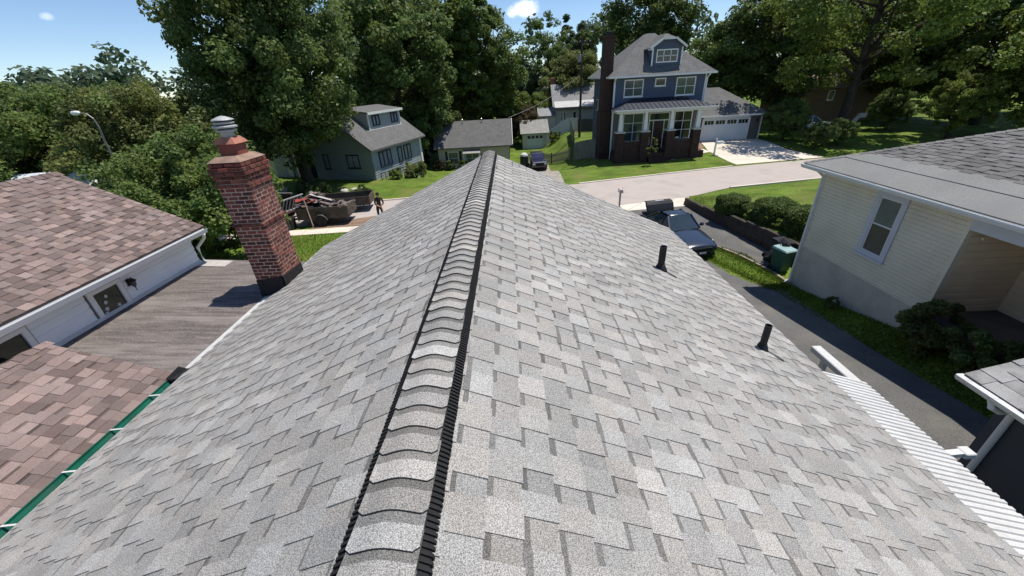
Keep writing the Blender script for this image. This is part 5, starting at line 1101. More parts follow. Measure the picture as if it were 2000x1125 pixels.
def trailers():
    m_tb = mat('worn_trailer_steel', (.075, .065, .055), rough=.75, var=.3, scale=3, stain=(.14, .085, .05), stain_scale=2, stain_lo=.5, stain_hi=.7)
    m_red = mat('debris_red', (.28, .04, .035), var=.3, scale=4); m_deb = mat('torn_shingle_debris', (.16, .13, .12), var=.35, scale=5)
    def trailer(name, label, loc, rotz, L, W, H, seed, heap=True):
        t = thing(name, label, 'trailer', loc, rotz); rnd = random.Random(seed); zf = .42
        mk('bed', one(lambda m: m.box(-L/2, L/2, -W/2, W/2, zf, zf+.08)), m_tb, t, wc=False)
        for s in (-1, 1):
            for k in range(3):
                z0 = zf+.08+k*(H/3); mk('side_board', one(lambda m: m.box(-L/2, L/2, s*W/2-.025, s*W/2+.025, z0+.008, z0+H/3)), m_tb, t, wc=False)
            for k in range(6):
                x = -L/2+.05+k*(L-.1)/5; mk('stake', one(lambda m: m.box(x-.03, x+.03, s*(W/2+.045)-.02, s*(W/2+.045)+.02, zf-.05, zf+.1+H)), m_tb, t, wc=False)
            fy = s*(W/2+.14)
            mk('fender', one(lambda m: m.prism([(.40*math.cos(a)-.1, fy-.10, .33+.40*math.sin(a)) for a in np.linspace(.15, math.pi-.15, 9)]+[(.36*math.cos(a)-.1, fy-.10, .33+.36*math.sin(a)) for a in np.linspace(math.pi-.15, .15, 9)], (0, .2, 0))), m_tb, t, wc=False)
            wh = mk('wheel', one(lambda m: m.lathe((-.1, fy-.09, .33), [(.19, 0), (.31, .01), (.33, .04), (.33, .14), (.31, .17), (.19, .18)], 20, 'Y')), m_tyre, t, wc=False)
            mk('rim', one(lambda m: m.lathe((-.1, fy+s*.075-.012, .33), [(.20, 0), (.19, .02)], 16, 'Y')), mat('pale_rim', (.55, .54, .5), var=.1), wh, wc=False)
        for s in (-1, 1): mk('end_board', one(lambda m: m.box(s*L/2-.03, s*L/2+.03, -W/2+.03, W/2-.03, zf+.08, zf+.06+H)), m_tb, t, wc=False)
        mk('drawbar', one(lambda m: (m.bar((-L/2, -.5, .40), (-L/2-1.1, 0, .40), .08, .08), m.bar((-L/2, .5, .40), (-L/2-1.1, 0, .40), .08, .08), m.lathe((-L/2-1.15, 0, 0), [(.06, 0), (.04, .05), (.04, .5)], 8))), m_tb, t, wc=False)
        if heap:
            mb = MB()
            for k in range(90):
                x = rnd.uniform(-L/2+.2, L/2-.2); y = rnd.uniform(-W/2+.15, W/2-.15); top = zf+.2+H*.55+(.75*max(0, 1-((x+L*.18)/(L*.34))**2))*rnd.random()
                a = rnd.uniform(0, 3.1); ux = Vector((math.cos(a), math.sin(a), rnd.uniform(-.6, .6))).normalized(); uy = ux.cross(Vector((0, 0, 1))).normalized()
                mb.obox((x, y, top), ux, uy, ux.cross(uy), rnd.uniform(.3, .9), rnd.uniform(.15, .4), rnd.uniform(.02, .05))
            mk('debris_heap', mb, m_deb, t, wc=False, kind='stuff')
            for k in range(4):
                x = -L*.25+rnd.uniform(-.4, .6); mk('red_sheet', one(lambda m: m.obox((x, rnd.uniform(-.5, .3), zf+H+.28+rnd.uniform(0, .25)), (1, .3, rnd.uniform(-.7, .7)), (-.3, 1, .1), (0, 0, 1), .75, .5, .03)), m_red, t, wc=False)
            for s in (-1, 1): mk('white_board', one(lambda m: m.bar((-L*.22, -.2*s, zf+H+.75), (-L*.22+s*1.05, .1, zf+H+.25), .32, .03)), mat('pale_board', (.42, .40, .39), var=.15), t, wc=False)
        return t
    trailer('debris_trailer', 'dark utility trailer heaped with torn roofing and red scraps', (-11.55, 23.2, .02), R_(3), 3.0, 1.6, .62, 1)
    trailer('flat_trailer', 'second dark open trailer parked behind the debris trailer', (-11.2, 25.6, .02), R_(8), 3.2, 1.6, .5, 3, heap=False)
    m_dump = mat('dump_box_red', (.055, .03, .03), rough=.6, var=.2, scale=3)
    t = thing('dump_trailer', 'dark dump trailer with folded grille beside the brick chimney', 'dump trailer', (-15.3, 23.8, .02), R_(-8))
    K = lambda fn, name, m, par=t: mk(name, one(fn), m, par, wc=False)
    K(lambda m: m.box(-1.3, 1.0, -.85, .85, .45, .52), 'bed', m_dump)
    for s in (-1, 1): K(lambda m: m.box(-1.3, 1.0, s*.85-.03, s*.85+.03, .52, 1.5), 'side_wall', m_dump); K(lambda m: m.box(-1.35, 1.05, s*.87-.05, s*.87+.05, 1.5, 1.58), 'top_rail', mat('grey_rail', (.22, .21, .2)))
    K(lambda m: m.box(-1.33, -1.27, -.82, .82, .52, 1.5), 'end_wall', m_dump)
    for k in range(7): K(lambda m: m.bar((1.02+.05*k, -.8+.26*k, .7), (1.45+.05*k, -.8+.26*k, 1.5), .05, .05), 'grille_bar', mat('pale_grille', (.45, .44, .43)))
    K(lambda m: (m.bar((1.0, -.82, .7), (1.4, .85, .7), .06, .06), m.bar((1.45, -.82, 1.5), (1.8, .85, 1.5), .06, .06)), 'grille_frame', MATS['pale_grille'])
    for s in (-1, 1):
        for x in (-.4, .4): K(lambda m: m.lathe((x, s*.98-.1, .35), [(.2, 0), (.35, .02), (.35, .18), (.2, .2)], 18, 'Y'), 'wheel', m_tyre)
    # lying wheelie bin, leaning pole
    b = thing('toppled_bin', 'dark green wheeled bin lying on its side by the kerb', 'bin', (-13.8, 22.1, .05), R_(4))
    mk('body', one(lambda m: m.add([(-.55, -.24, .0), (-.55, .24, .0), (-.55, .24, .46), (-.55, -.24, .46), (.5, -.29, .0), (.5, .29, .0), (.5, .29, .56), (.5, -.29, .56)], [(3, 2, 1, 0), (4, 5, 6, 7), (0, 1, 5, 4), (1, 2, 6, 5), (2, 3, 7, 6), (3, 0, 4, 7)])), mat('bin_green_grey', (.035, .05, .05), rough=.45, var=.1), b, wc=False)
    mk('lid', one(lambda m: m.bbox(.5, .58, -.32, .32, -.01, .6, .03)), m_black, b, wc=False)
    for s in (-1, 1): mk('wheel', one(lambda m: m.lathe((-.5, s*.3-.03, .10), [(.1, 0), (.13, .01), (.13, .05), (.1, .06)], 14, 'Y')), m_tyre, b, wc=False)
    tag(mk('leaning_pole', one(lambda m: m.tube([(-12.1, 22.1, .05), (-12.3, 22.3, 1.75)], .035, 8)), mat('pinkish_pole', (.45, .33, .27))), 'thin wooden pole leaning on the debris trailer', 'pole')
trailers()
def bins():
    def bin_(name, label, loc, rotz, mb_, ml, w=.54, d=.62, h=.92, lying=False):
        t = thing(name, label, 'bin', loc, rotz)
        b = mk('body', one(lambda m: m.add([(-w*.4, -d*.38, .06), (w*.4, -d*.38, .06), (w*.4, d*.38, .06), (-w*.4, d*.38, .06), (-w/2, -d/2, h), (w/2, -d/2, h), (w/2, d/2, h), (-w/2, d/2, h)], [(3, 2, 1, 0), (4, 5, 6, 7), (0, 1, 5, 4), (1, 2, 6, 5), (2, 3, 7, 6), (3, 0, 4, 7)])), mb_, t, wc=False); bevel(b, .03, 2)
        l = mk('lid', one(lambda m: m.add([(-w*.54, -d*.56, h), (w*.54, -d*.56, h), (w*.54, d*.54, h), (-w*.54, d*.54, h), (-w*.48, -d*.5, h+.06), (w*.48, -d*.5, h+.06), (w*.5, d*.5, h+.10), (-w*.5, d*.5, h+.10)], [(3, 2, 1, 0), (4, 5, 6, 7), (0, 1, 5, 4), (1, 2, 6, 5), (2, 3, 7, 6), (3, 0, 4, 7)])), ml, t, wc=False); bevel(l, .015, 2)
        mk('handle', one(lambda m: m.tube([(-w*.4, d*.5, h-.03), (-w*.4, d*.6, h-.02), (w*.4, d*.6, h-.02), (w*.4, d*.5, h-.03)], .018, 6)), mb_, t, wc=False)
        for s in (-1, 1): mk('wheel', one(lambda m: m.lathe((s*w*.42-.03, d*.36, .11), [(.06, 0), (.11, .01), (.11, .05), (.06, .06)], 14, 'X')), m_tyre, t, wc=False)
        return t
    mk_b = mat('bin_black', (.014, .014, .017), rough=.45, var=.1)
    a = bin_('green_bin', 'teal green wheeled bin with pale lid at the house corner', (10.35, 13.75, 0), R_(15), mat('bin_teal', (.02, .075, .065), rough=.45, var=.1), mat('bin_pale_lid', (.30, .42, .42), rough=.3))
    b = bin_('black_bin', 'black wheeled bin tilted on the asphalt beside the green bin', (9.85, 14.3, 0), R_(10), mk_b, mk_b); b.rotation_euler = (R_(38), 0, R_(65)); b.location = (10.15, 14.25, .16)
    c = bin_('black_bin', 'upright black wheeled bin between green bin and retaining wall', (10.75, 14.5, 0), R_(10), mk_b, mk_b)
bins()
def mailbox():
    x, y = 18.3, 36.5; z = gz(x, y)
    t = thing('mailbox', 'white post mailbox at the edge of the blue house lawn', 'mailbox', (x, y, z))
    mk('post', one(lambda m: m.box(x-.06, x+.06, y-.06, y+.06, z-.2, z+1.45)), m_trim, t)
    mk('box', one(lambda m: m.prism([(x+.05, y-.1, z+1.02), (x+.05, y+.1, z+1.02), (x+.05, y+.1, z+1.15), (x+.05, y+.06, z+1.22), (x+.05, y-.06, z+1.22), (x+.05, y-.1, z+1.15)], (.55, 0, 0))), m_trim, t)
    mk('arm', one(lambda m: m.box(x+.02, x+.5, y-.03, y+.03, z+.94, z+1.02)), m_trim, t)
    x, y = 6.35, 23.0; z = .0
    t = thing('curb_mailbox', 'small mailbox on a post by the concrete apron', 'mailbox', (x, y, z))
    mk('post', one(lambda m: m.bar((x, y, -.1), (x, y, .95), .09, .09, (0, 1, 0))), mat('grey_post', (.3, .27, .24), var=.15), t)
    mk('box', one(lambda m: m.prism([(x-.1, y-.25, .95), (x+.1, y-.25, .95), (x+.1, y-.25, 1.08), (x+.05, y-.25, 1.15), (x-.05, y-.25, 1.15), (x-.1, y-.25, 1.08)], (0, .48, 0))), mat('pinkish_box', (.55, .47, .44), rough=.4), t)
    mk('flag', one(lambda m: m.box(x+.105, x+.115, y-.05, y+.0, 1.05, 1.28)), m_trim, t)
    m_rock = mat('pale_rock', (.46, .45, .41), var=.2, scale=6, bump=.5, bscale=20)
    for i, (x, y, r) in enumerate(((-12.75, 30.9, .30), (-12.2, 31.0, .24), (-13.4, 30.5, .34), (18.35, 36.2, .16), (13.1, 34.2, .08))):
        rnd = random.Random(i); mb = MB(); bm = bmesh.new(); bmesh.ops.create_icosphere(bm, subdivisions=2, radius=r)
        for v in bm.verts: v.co *= rnd.uniform(.8, 1.15); v.co.z *= .65
        mb.add([(v.co.x+x, v.co.y+y, v.co.z+gz(x, y)+r*.3) for v in bm.verts], [[v.index for v in f.verts] for f in bm.faces]); bm.free()
        lab = ('pale garden rock on lawn under the big tree, leftmost pair' if False else ['pale rock on the lawn beside the round shrub', 'smaller pale rock beside the lawn rock', 'larger grey rock at the edge of tree shade', 'grey stone at the foot of the white mailbox', 'small white stone alone on the blue house lawn'][i])
        tag(mk('rock', mb, m_rock, smooth=True), lab, 'rock', 'garden rocks')
mailbox()
def person():
    X, Y, rot = -8.15, 22.7, R_(35); zf = .03
    t = thing('person', 'person in dark clothes bending slightly while sweeping by the trailer', 'person', (X, Y, zf), rot)
    # joints: (x,y,z,radius), facing local -y, leaning forward
    J = {'pelvis': (0, 0, .92, .135), 'waist': (0, -.03, 1.05, .125), 'chest': (0, -.10, 1.28, .15), 'sh': (0, -.14, 1.42, .11), 'neck': (0, -.17, 1.50, .055), 'headb': (0, -.20, 1.57, .085), 'headt': (0, -.22, 1.67, .10), 'crown': (0, -.22, 1.74, .07)}
    E = [('pelvis', 'waist'), ('waist', 'chest'), ('chest', 'sh'), ('sh', 'neck'), ('neck', 'headb'), ('headb', 'headt'), ('headt', 'crown')]
    for s, n in ((-1, 'l'), (1, 'r')):
        J.update({n+'hip': (s*.10, 0, .86, .10), n+'knee': (s*.12, -.06*s-.04, .48, .068), n+'ank': (s*.12, .06*s+.02, .09, .045), n+'toe': (s*.13, .06*s-.14, .04, .04),
                  n+'shd': (s*.19, -.14, 1.40, .07), n+'elb': (s*.25, -.22, 1.14, .05), n+'wri': (s*.10, -.42+.08*s, 1.02, .034), n+'hand': (s*.06, -.46+.08*s, .99, .042)})
        E += [('pelvis', n+'hip'), (n+'hip', n+'knee'), (n+'knee', n+'ank'), (n+'ank', n+'toe'), ('sh', n+'shd'), (n+'shd', n+'elb'), (n+'elb', n+'wri'), (n+'wri', n+'hand')]
    names = list(J); me = bpy.data.meshes.new('body_skel'); me.from_pydata([J[n][:3] for n in names], [(names.index(a), names.index(b)) for a, b in E], [])
    tmp = bpy.data.objects.new('tmp_skel', me); COL.objects.link(tmp); sk = tmp.modifiers.new('skin', 'SKIN')
    for i, n in enumerate(names):
        r = J[n][3]; me.skin_vertices[0].data[i].radius = (r, r*(.8 if n in ('chest', 'waist', 'pelvis') else 1)); me.skin_vertices[0].data[i].use_root = n == 'pelvis'
    tmp.modifiers.new('sub', 'SUBSURF').levels = 2
    dg = bpy.context.evaluated_depsgraph_get(); me2 = bpy.data.meshes.new_from_object(tmp.evaluated_get(dg)); bpy.data.objects.remove(tmp)
    ms = [mat('dark_brown_shirt', (.06, .035, .03), rough=.9), mat('dark_trousers', (.035, .03, .032), rough=.9), mat('skin', (.42, .25, .18), rough=.6), mat('work_boots', (.03, .02, .015))]
    me2.materials.clear(); o = link_mesh('body', me2, ms, t, True)
    for p in me2.polygons:
        c = p.center; p.material_index = 3 if c.z < .12 else 1 if c.z < .97 and abs(c.x) < .24 and c.y > -.3 else 2 if (c.z > 1.49 or (c.y < -.34 and c.z < 1.12)) else 0
    mb = MB(); bm = bmesh.new(); bmesh.ops.create_uvsphere(bm, u_segments=14, v_segments=9, radius=.112)
    mb.add([(v.co.x*.95, v.co.y*1.1-.205, v.co.z+1.69) for v in bm.verts], [[v.index for v in f.verts] for f in bm.faces if f.calc_center_median().z > -.01 or f.calc_center_median().y > .03]); bm.free(); mk('hair', mb, mat('dark_hair', (.015, .01, .008)), t, wc=False, smooth=True)
    mb = MB()
    for s in (-1, 1):
        bx, by, bz = s*.06, -.46+.08*s, .99
        for k in range(4): mb.tube([(bx-.03*s+.0, by-.02, bz+.03-.022*k), (bx-.055*s, by-.045, bz+.028-.022*k), (bx-.03*s, by-.07, bz+.026-.022*k), (bx+.0, by-.06, bz+.026-.022*k)], [.010, .010, .009, .008], 6)
        mb.tube([(bx, by-.01, bz+.04), (bx-.03*s, by-.05, bz+.055)], [.011, .009], 6)
    mk('fingers', mb, ms[2], t, wc=False, smooth=True)
    b = thing('push_broom', 'long handled push broom held by the person sweeping', 'broom', (X, Y, zf), rot)
    mk('handle', one(lambda m: m.tube([(.05, -.42, 1.28), (.0, -.60, .72), (-.06, -.95, .06)], .016, 6)), mat('pale_handle', (.5, .4, .28)), b, wc=False)
    mk('head', one(lambda m: m.box(-.32, .20, -1.02, -.90, .03, .10)), mat('broom_bristle', (.12, .09, .06)), b, wc=False)
person()
# ================================================================== TREES, SHRUBS, GRASS
def leaf_mat(name, col, trans=.45, var=.24):
    return mat(name, col, rough=.55, var=var, scale=.55, tint=True, trans=trans, spec=.3, hue=.012)
m_leaf = leaf_mat('leaf_green', (.135, .195, .052)); m_leaf2 = leaf_mat('leaf_deep_green', (.118, .17, .05)); m_leaf3 = leaf_mat('leaf_olive', (0.165, 0.2, 0.062)); m_leaf4 = leaf_mat('leaf_bright', (0.155, 0.215, 0.045)); m_leaf5 = leaf_mat('leaf_blue_green', (0.1, 0.145, 0.085)); m_leafr = leaf_mat('leaf_bronze', (0.11, 0.09, 0.05))
m_bark = mat('bark_dark', (.05, .04, .032), rough=.95, var=.3, scale=5, var2=.3, scale2=20, bump=.8, bscale=18, stretch=(1, 1, .35))
def np_mesh(name, V, F, tint=None):
    me = bpy.data.meshes.new(name); nv, nf = len(V), len(F); k = F.shape[1]
    me.vertices.add(nv); me.vertices.foreach_set('co', V.astype(np.float32).ravel())
    me.loops.add(nf*k); me.loops.foreach_set('vertex_index', F.astype(np.int32).ravel())
    me.polygons.add(nf); me.polygons.foreach_set('loop_start', np.arange(0, nf*k, k, dtype=np.int32)); me.polygons.foreach_set('loop_total', np.full(nf, k, dtype=np.int32))
    me.update(calc_edges=True)
    if tint is not None:
        at = me.attributes.new('tint', 'FLOAT_COLOR', 'FACE'); at.data.foreach_set('color', np.concatenate([tint, np.ones((nf, 1))], 1).astype(np.float32).ravel())
    return me
def leaves(rng, centres, radii, n_each, size, flat=.75, droop=.15, crown_c=None):
    """leaf-sized faces spread through clumps; returns V, F, tint"""
    nc = len(centres); tot = nc*n_each
    C = np.repeat(np.asarray(centres, float), n_each, 0); Rr = np.repeat(np.asarray(radii, float), n_each)
    d = rng.normal(size=(tot, 3)); d /= np.linalg.norm(d, axis=1, keepdims=True)
    rad = rng.random(tot)**.45
    P = C+d*(rad*Rr)[:, None]*np.array([1, 1, flat])
    P[:, 2] -= droop*Rr*(d[:, 0]**2+d[:, 1]**2)
    nrm = d*.55+rng.normal(size=(tot, 3))*.55+np.array([0, 0, .55]); nrm /= np.linalg.norm(nrm, axis=1, keepdims=True)
    a = rng.normal(size=(tot, 3)); a -= nrm*(a*nrm).sum(1, keepdims=True); a /= np.linalg.norm(a, axis=1, keepdims=True); b = np.cross(nrm, a)
    s = size*rng.uniform(.6, 1.35, tot)[:, None]
    V = np.empty((tot, 4, 3)); V[:, 0] = P-a*s*.62; V[:, 1] = P+b*s*.40+nrm*s*.08; V[:, 2] = P+a*s*.62; V[:, 3] = P-b*s*.40+nrm*s*.08
    F = np.arange(tot*4).reshape(tot, 4)
    ct = np.repeat(rng.uniform(.78, 1.25, nc), n_each); k = ct*rng.uniform(.75, 1.28, tot); w = rng.uniform(-.08, .12, tot)+np.repeat(rng.uniform(-.06, .10, nc), n_each)
    T = np.stack([k*(1+w), k, k*(1-w*.5)], 1)
    return V.reshape(-1, 3), F, T
def crown_points(rng, n, rx, rz, zc, shape='round', lumps=5):
    """clump centres: a lumpy ellipsoid shell plus some inner clumps (local, trunk at origin)"""
    lum = rng.normal(size=(lumps, 3)); lum /= np.linalg.norm(lum, axis=1, keepdims=True); pts = []; rad = []
    while len(pts) < n:
        d = rng.normal(size=3); d /= np.linalg.norm(d)
        bump = 1+.22*max(0, (lum@d).max()-.35)-.16*rng.random()
        r = (rng.random()**.38)*bump
        x, y, z = d[0]*rx*r, d[1]*rx*r, d[2]*rz*r
        if shape == 'cone': f = 1.25*(1-(z+rz)/(2.3*rz)); x *= f; y *= f
        if shape == 'vase': f = .62+.5*(z+rz)/(2*rz); x *= f; y *= f
        if shape == 'flatbottom' and z < -.45*rz: continue
        pts.append((x, y, zc+z)); rad.append((.105+.11*rng.random())*min(rx, rz)*1.15)
    return np.array(pts), np.array(rad)
def limb_mesh(rng, pts, H, trunk_r, zc, lean=(0, 0), nlimb=14, sway=.12, fork=.35):
    mb = MB(); top = H*.86; tp = []
    for i in range(8):
        f = i/7; tp.append((lean[0]*f+rng.normal()*sway*.4*f, lean[1]*f+rng.normal()*sway*.4*f, top*f-.15*(1-f)))
    mb.tube(tp, [trunk_r*(1.35 if i == 0 else 1)*(1-.82*(i/7)**.9) for i in range(8)], 9)
    idx = rng.permutation(len(pts))[:nlimb]
    for k in idx:
        e = Vector(pts[k]); f = min(.9, max(fork, (e.z/top)*rng.uniform(.45, .8))); i = f*7; a = Vector(tp[int(i)]).lerp(Vector(tp[min(7, int(i)+1)]), i-int(i))
        if (e-a).length < .3: continue
        m1 = a.lerp(e, .4)+Vector((rng.normal()*.25, rng.normal()*.25, -.12*(e-a).length*.5+.2)); r0 = trunk_r*(1-.75*f)*.55
        mb.tube([a, m1, a.lerp(e, .75)+Vector((0, 0, .1)), e], [r0, r0*.7, r0*.42, r0*.15], 6)
    return mb
TREES = {}
def proto(key, seed, H, rx, rz, zc, n, per, leaf, m, trunk_r=.3, shape='round', lean=(0, 0), nlimb=14, flat=.75, lumps=5, fork=.35, shift=(0, 0), cull=False):
    rng = np.random.default_rng(seed); pts, rad = crown_points(rng, n, rx, rz, zc, shape, lumps)
    pts[:, 0] += shift[0]; pts[:, 1] += shift[1]
    if cull:                                                # leave the bole open to the street side
        d = np.array([-.62, -.78]); q = pts[:, :2]@d; lat = np.abs(pts[:, 0]*d[1]-pts[:, 1]*d[0]); keep = ~((q > -.3) & (lat < 1.7) & (pts[:, 2] < 12.5)); pts, rad = pts[keep], rad[keep]
    if lean != (0, 0):
        f = np.clip(pts[:, 2]/H, 0, 1.2); pts[:, 0] += lean[0]*f; pts[:, 1] += lean[1]*f
    V, F, T = leaves(rng, pts, rad, per, leaf, flat)
    cm = np_mesh(key+'_crown', V, F, T); cm.materials.append(m)
    mb = limb_mesh(rng, pts, H, trunk_r, zc, lean, nlimb, fork=fork); tm = bpy.data.meshes.new(key+'_trunk'); tm.from_pydata(mb.v, [], mb.f); tm.materials.append(m_bark); tm.polygons.foreach_set('use_smooth', [True]*len(tm.polygons))
    TREES[key] = (cm, tm)
def plant(key, name, label, x, y, s=1.0, rot=0.0, sz=None, z=None, group=None, cat='tree', m=None):
    t = thing(name, label, cat, (x, y, gz(x, y) if z is None else z), rot, group); t.scale = (s, s, sz or s)
    cm, tm = TREES[key]
    tr = bpy.data.objects.new('trunk', tm); COL.objects.link(tr); tr.parent = t
    cr = bpy.data.objects.new('crown', cm); COL.objects.link(cr); cr.parent = t
    if m is not None:
        cr.material_slots[0].link = 'OBJECT'; cr.material_slots[0].material = m
    return t
def trees():
    # prototypes (height, crown half-width, half-height, crown centre height, clumps, leaves per clump, leaf size)
    proto('maple', 101, 17.0, 6.6, 7.4, 9.8, 290, 320, .245, m_leaf2, .55, 'round', nlimb=22, lumps=9)
    proto('oak', 102, 18.0, 6.0, 8.0, 10.5, 200, 220, .29, m_leaf2, .45, 'round', nlimb=16, lumps=7)
    proto('tall', 103, 20.0, 4.2, 8.6, 11.6, 180, 210, .29, m_leaf, .38, 'vase', nlimb=18, lumps=6)
    proto('airy', 104, 18.0, 5.0, 7.6, 10.6, 110, 150, .28, m_leaf5, .30, 'vase', nlimb=26, lumps=6)
    proto('low', 105, 9.0, 4.4, 3.6, 5.2, 180, 310, .165, m_leaf3, .28, 'round', nlimb=18, lumps=8, fork=.2)
    proto('thick', 106, 8.0, 4.0, 3.5, 4.4, 190, 310, .155, m_leaf, .25, 'round', nlimb=14, lumps=8, fork=.2)
    proto('bright', 107, 10.0, 4.0, 4.2, 5.6, 130, 240, .20, m_leaf4, .22, 'round', nlimb=14, lumps=6)
    proto('pine', 108, 19.0, 3.4, 8.0, 11.0, 90, 260, .24, m_leaf5, .28, 'cone', nlimb=22, flat=.35)
    proto('spreader', 109, 17.5, 8.6, 6.2, 10.2, 190, 180, .27, m_leaf4, .48, 'round', nlimb=20, flat=.62, lumps=7, fork=.3, shift=(-1.2, -1.2), cull=True)
    P = plant
    P('maple', 'maple_tree', 'big dense dark tree towering over the pale grey house', -17.0, 32.4, .82, .4, sz=.95)
    gb = 'tall trees behind the cottage'
    P('oak', 'oak_tree', 'dark broad tree behind the pale grey house dormer', -13.5, 52, 1.15, .3, group=gb)
    P('tall', 'tall_tree', 'tall narrow tree just behind the cottage chimney', -9.8, 60, 1.05, 1.2, group=gb)
    P('oak', 'oak_tree', 'dense dark tree left behind the cottage roof', -17.5, 64, 1.25, 2.2, group=gb)
    P('tall', 'tall_tree', 'tall leafy tree with open top behind the cottage ridge', -5.4, 62, 1.12, 2.9, group=gb)
    P('airy', 'airy_tree', 'thin tree showing sky between its limbs behind the cottage', -1.9, 66, 1.02, .8, group=gb, m=m_leaf)
    P('bright', 'bright_tree', 'shorter bright green tree beside the red roofed shed', -2.2, 70, 1.35, .5, group=gb)
    P('oak', 'oak_tree', 'dark tree filling the gap left of the cottage', -12.0, 70, 1.2, 4.1, group=gb)
    P('thick', 'low_tree', 'dark low tree hugging the cottage chimney end', -11.6, 54, 1.15, .2, group=gb, m=m_leaf2)
    P('thick', 'low_tree', 'low dark tree between pale grey house and cottage', -13.6, 47.5, .85, 1.9, group=gb, m=m_leaf2)
    P('thick', 'bronze_tree', 'bronze leaved small tree right above the cottage ridge', 1.9, 66.5, .72, 1.0, m=m_leafr)
    P('bright', 'yellow_green_tree', 'yellow green small tree behind the bronze tree', 4.6, 74, .75, 2.0, m=m_leaf4)
    gc = 'trees far behind the rear house'
    P('oak', 'oak_tree', 'rounded dark tree beyond the rear house chimney', 2.0, 92, .72, .9, group=gc, m=m_leaf5)
    P('airy', 'airy_tree', 'tall pale green tree above the rear house roof', 8.2, 92, .98, 2.4, group=gc, m=m_leaf)
    P('pine', 'pine_tree', 'dark feathery pine between the tall trees', 12.4, 96, .95, 0, group=gc)
    P('tall', 'tall_tree', 'blue green tree beside the pine', 16.0, 98, .88, .4, group=gc, m=m_leaf5)
    P('low', 'olive_tree', 'olive green tree next to the utility pole', 11.4, 78, 1.25, .7, group=gc)
    P('oak', 'oak_tree', 'tree rising right behind the blue house roof', 20.5, 66, 1.12, 1.6, group=gc, m=m_leaf2)
    P('tall', 'tall_tree', 'dark slender tree behind the blue house chimney', 14, 86, .75, 1.1, group=gc, m=m_leaf2)
    gr = 'trees to the right of the blue house'
    P('bright', 'bright_tree', 'light green tree right behind the garage roof', 27.5, 57, 1.25, .6, group=gr, m=m_leaf)
    P('oak', 'oak_tree', 'almost black tree right of the garage', 33.5, 54, 1.1, 2.0, group=gr, m=m_leaf2)
    P('oak', 'oak_tree', 'dark tree behind the brown house', 44, 66, 1.2, .4, group=gr, m=m_leaf2)
    P('spreader', 'spreading_tree', 'open spreading tree with tall dark trunk before the brown house', 33.5, 42.2, 1.0, 0)
    P('oak', 'oak_tree', 'large shady tree at the far right beyond the hip roof', 49, 44, 1.0, 1.1, group=gr, m=m_leaf)
    P('maple', 'maple_tree', 'dense tree right of the spreading tree', 46.5, 52, .85, 2.6, group=gr)
    P('bright', 'bright_tree', 'sunlit tree rising over the hip roof edge', 45, 35, 1.2, 1.3, group=gr)
    P('low', 'low_tree', 'low bright tree behind the hip roof', 40.5, 38, .6, 1.8, group=gr, m=m_leaf4)
    P('oak', 'oak_tree', 'shady tree closing the right end of the street', 62, 48, 1.1, .2, group=gr, m=m_leaf2)
    P('thick', 'big_shrub', 'tall leafy shrub beside the garage corner', 27.0, 40.8, .47, .5, cat='shrub', m=m_leaf)
    P('thick', 'big_shrub', 'glossy shrub spilling toward the street by the driveway', 27.4, 36.6, .30, 1.5, cat='shrub', m=m_leaf2)
    P('thick', 'big_shrub', 'low dark shrub between driveway shrub and spreading tree', 30.0, 37.4, .30, 2.9, cat='shrub', m=m_leaf2)
    P('thick', 'big_shrub', 'shaded shrub beyond the foot of the spreading tree', 39.5, 43.5, .5, 3.5, cat='shrub', m=m_leaf)
    gl = 'trees behind the brown shingle roof'
    P('low', 'olive_tree', 'broad olive green tree rising behind the brown ridge', -21.8, 24.6, .92, .3, group=gl)
    P('thick', 'low_tree', 'dense dark tree touching the brown roof corner', -13.6, 16.4, .78, 1.3, group=gl)
    P('low', 'olive_tree', 'olive tree with pale tip near the bungalow', -25.0, 30.5, .78, 2.2, group=gl)
    P('thick', 'low_tree', 'dark green tree at the far left edge', -30, 26, 1.05, .9, group=gl)
    P('low', 'olive_tree', 'leafy tree behind the white cottage', -35, 30, 1.0, 1.9, group=gl, m=m_leaf)
    P('thick', 'low_tree', 'dark rounded tree left of the street lamp', -33.5, 38, 1.1, 2.8, group=gl, m=m_leaf2)
    P('oak', 'oak_tree', 'distant dark tree behind the street lamp', -47, 55, .62, .7, group=gl, m=m_leaf5)
    P('bright', 'bright_tree', 'small green tree between street lamp and bungalow', -25.8, 25.5, .62, .3, group=gl, m=m_leaf3)
    P('thick', 'low_tree', 'tree filling the space behind the chimney', -17.6, 19.5, .66, 2.3, group=gl, m=m_leaf)
    P('low', 'olive_tree', 'olive tree hanging over the brown ridge end', -15.6, 13.2, .52, .6, group=gl, m=m_leaf)
    P('low', 'olive_tree', 'twiggy tree around the street lamp pole', -27.0, 29.0, .70, 4.0, group=gl, m=m_leaf3)
    P('airy', 'airy_tree', 'thin tree reaching in at the left edge', -37, 24, .56, .2, group=gl)
    P('oak', 'oak_tree', 'distant tree on the left horizon', -62, 62, .66, 1.7, group=gl, m=m_leaf5)
    P('oak', 'oak_tree', 'distant tree behind the bungalow', -40, 66, .62, 3.1, group=gl, m=m_leaf2)
    # sapling on the blue house lawn
    proto('sapling', 120, 2.3, .55, .7, 1.55, 16, 60, .13, m_leaf3, .03, nlimb=8)
    P('sapling', 'sapling', 'thin young tree on the lawn in front of the porch', 11.9, 34.6, 1.0, 0, cat='sapling')
    # far wood that reads as one mass
    rng = np.random.default_rng(77); pts = []; rad = []
    for k in range(900):
        a = rng.uniform(-1.35, 1.25); d = rng.uniform(125, 190); h = rng.uniform(2, 12+5*math.sin(a*7)+(6 if a > -.3 else 0)); pts.append((d*math.sin(a), d*math.cos(a), h)); rad.append(rng.uniform(2.2, 4.2))
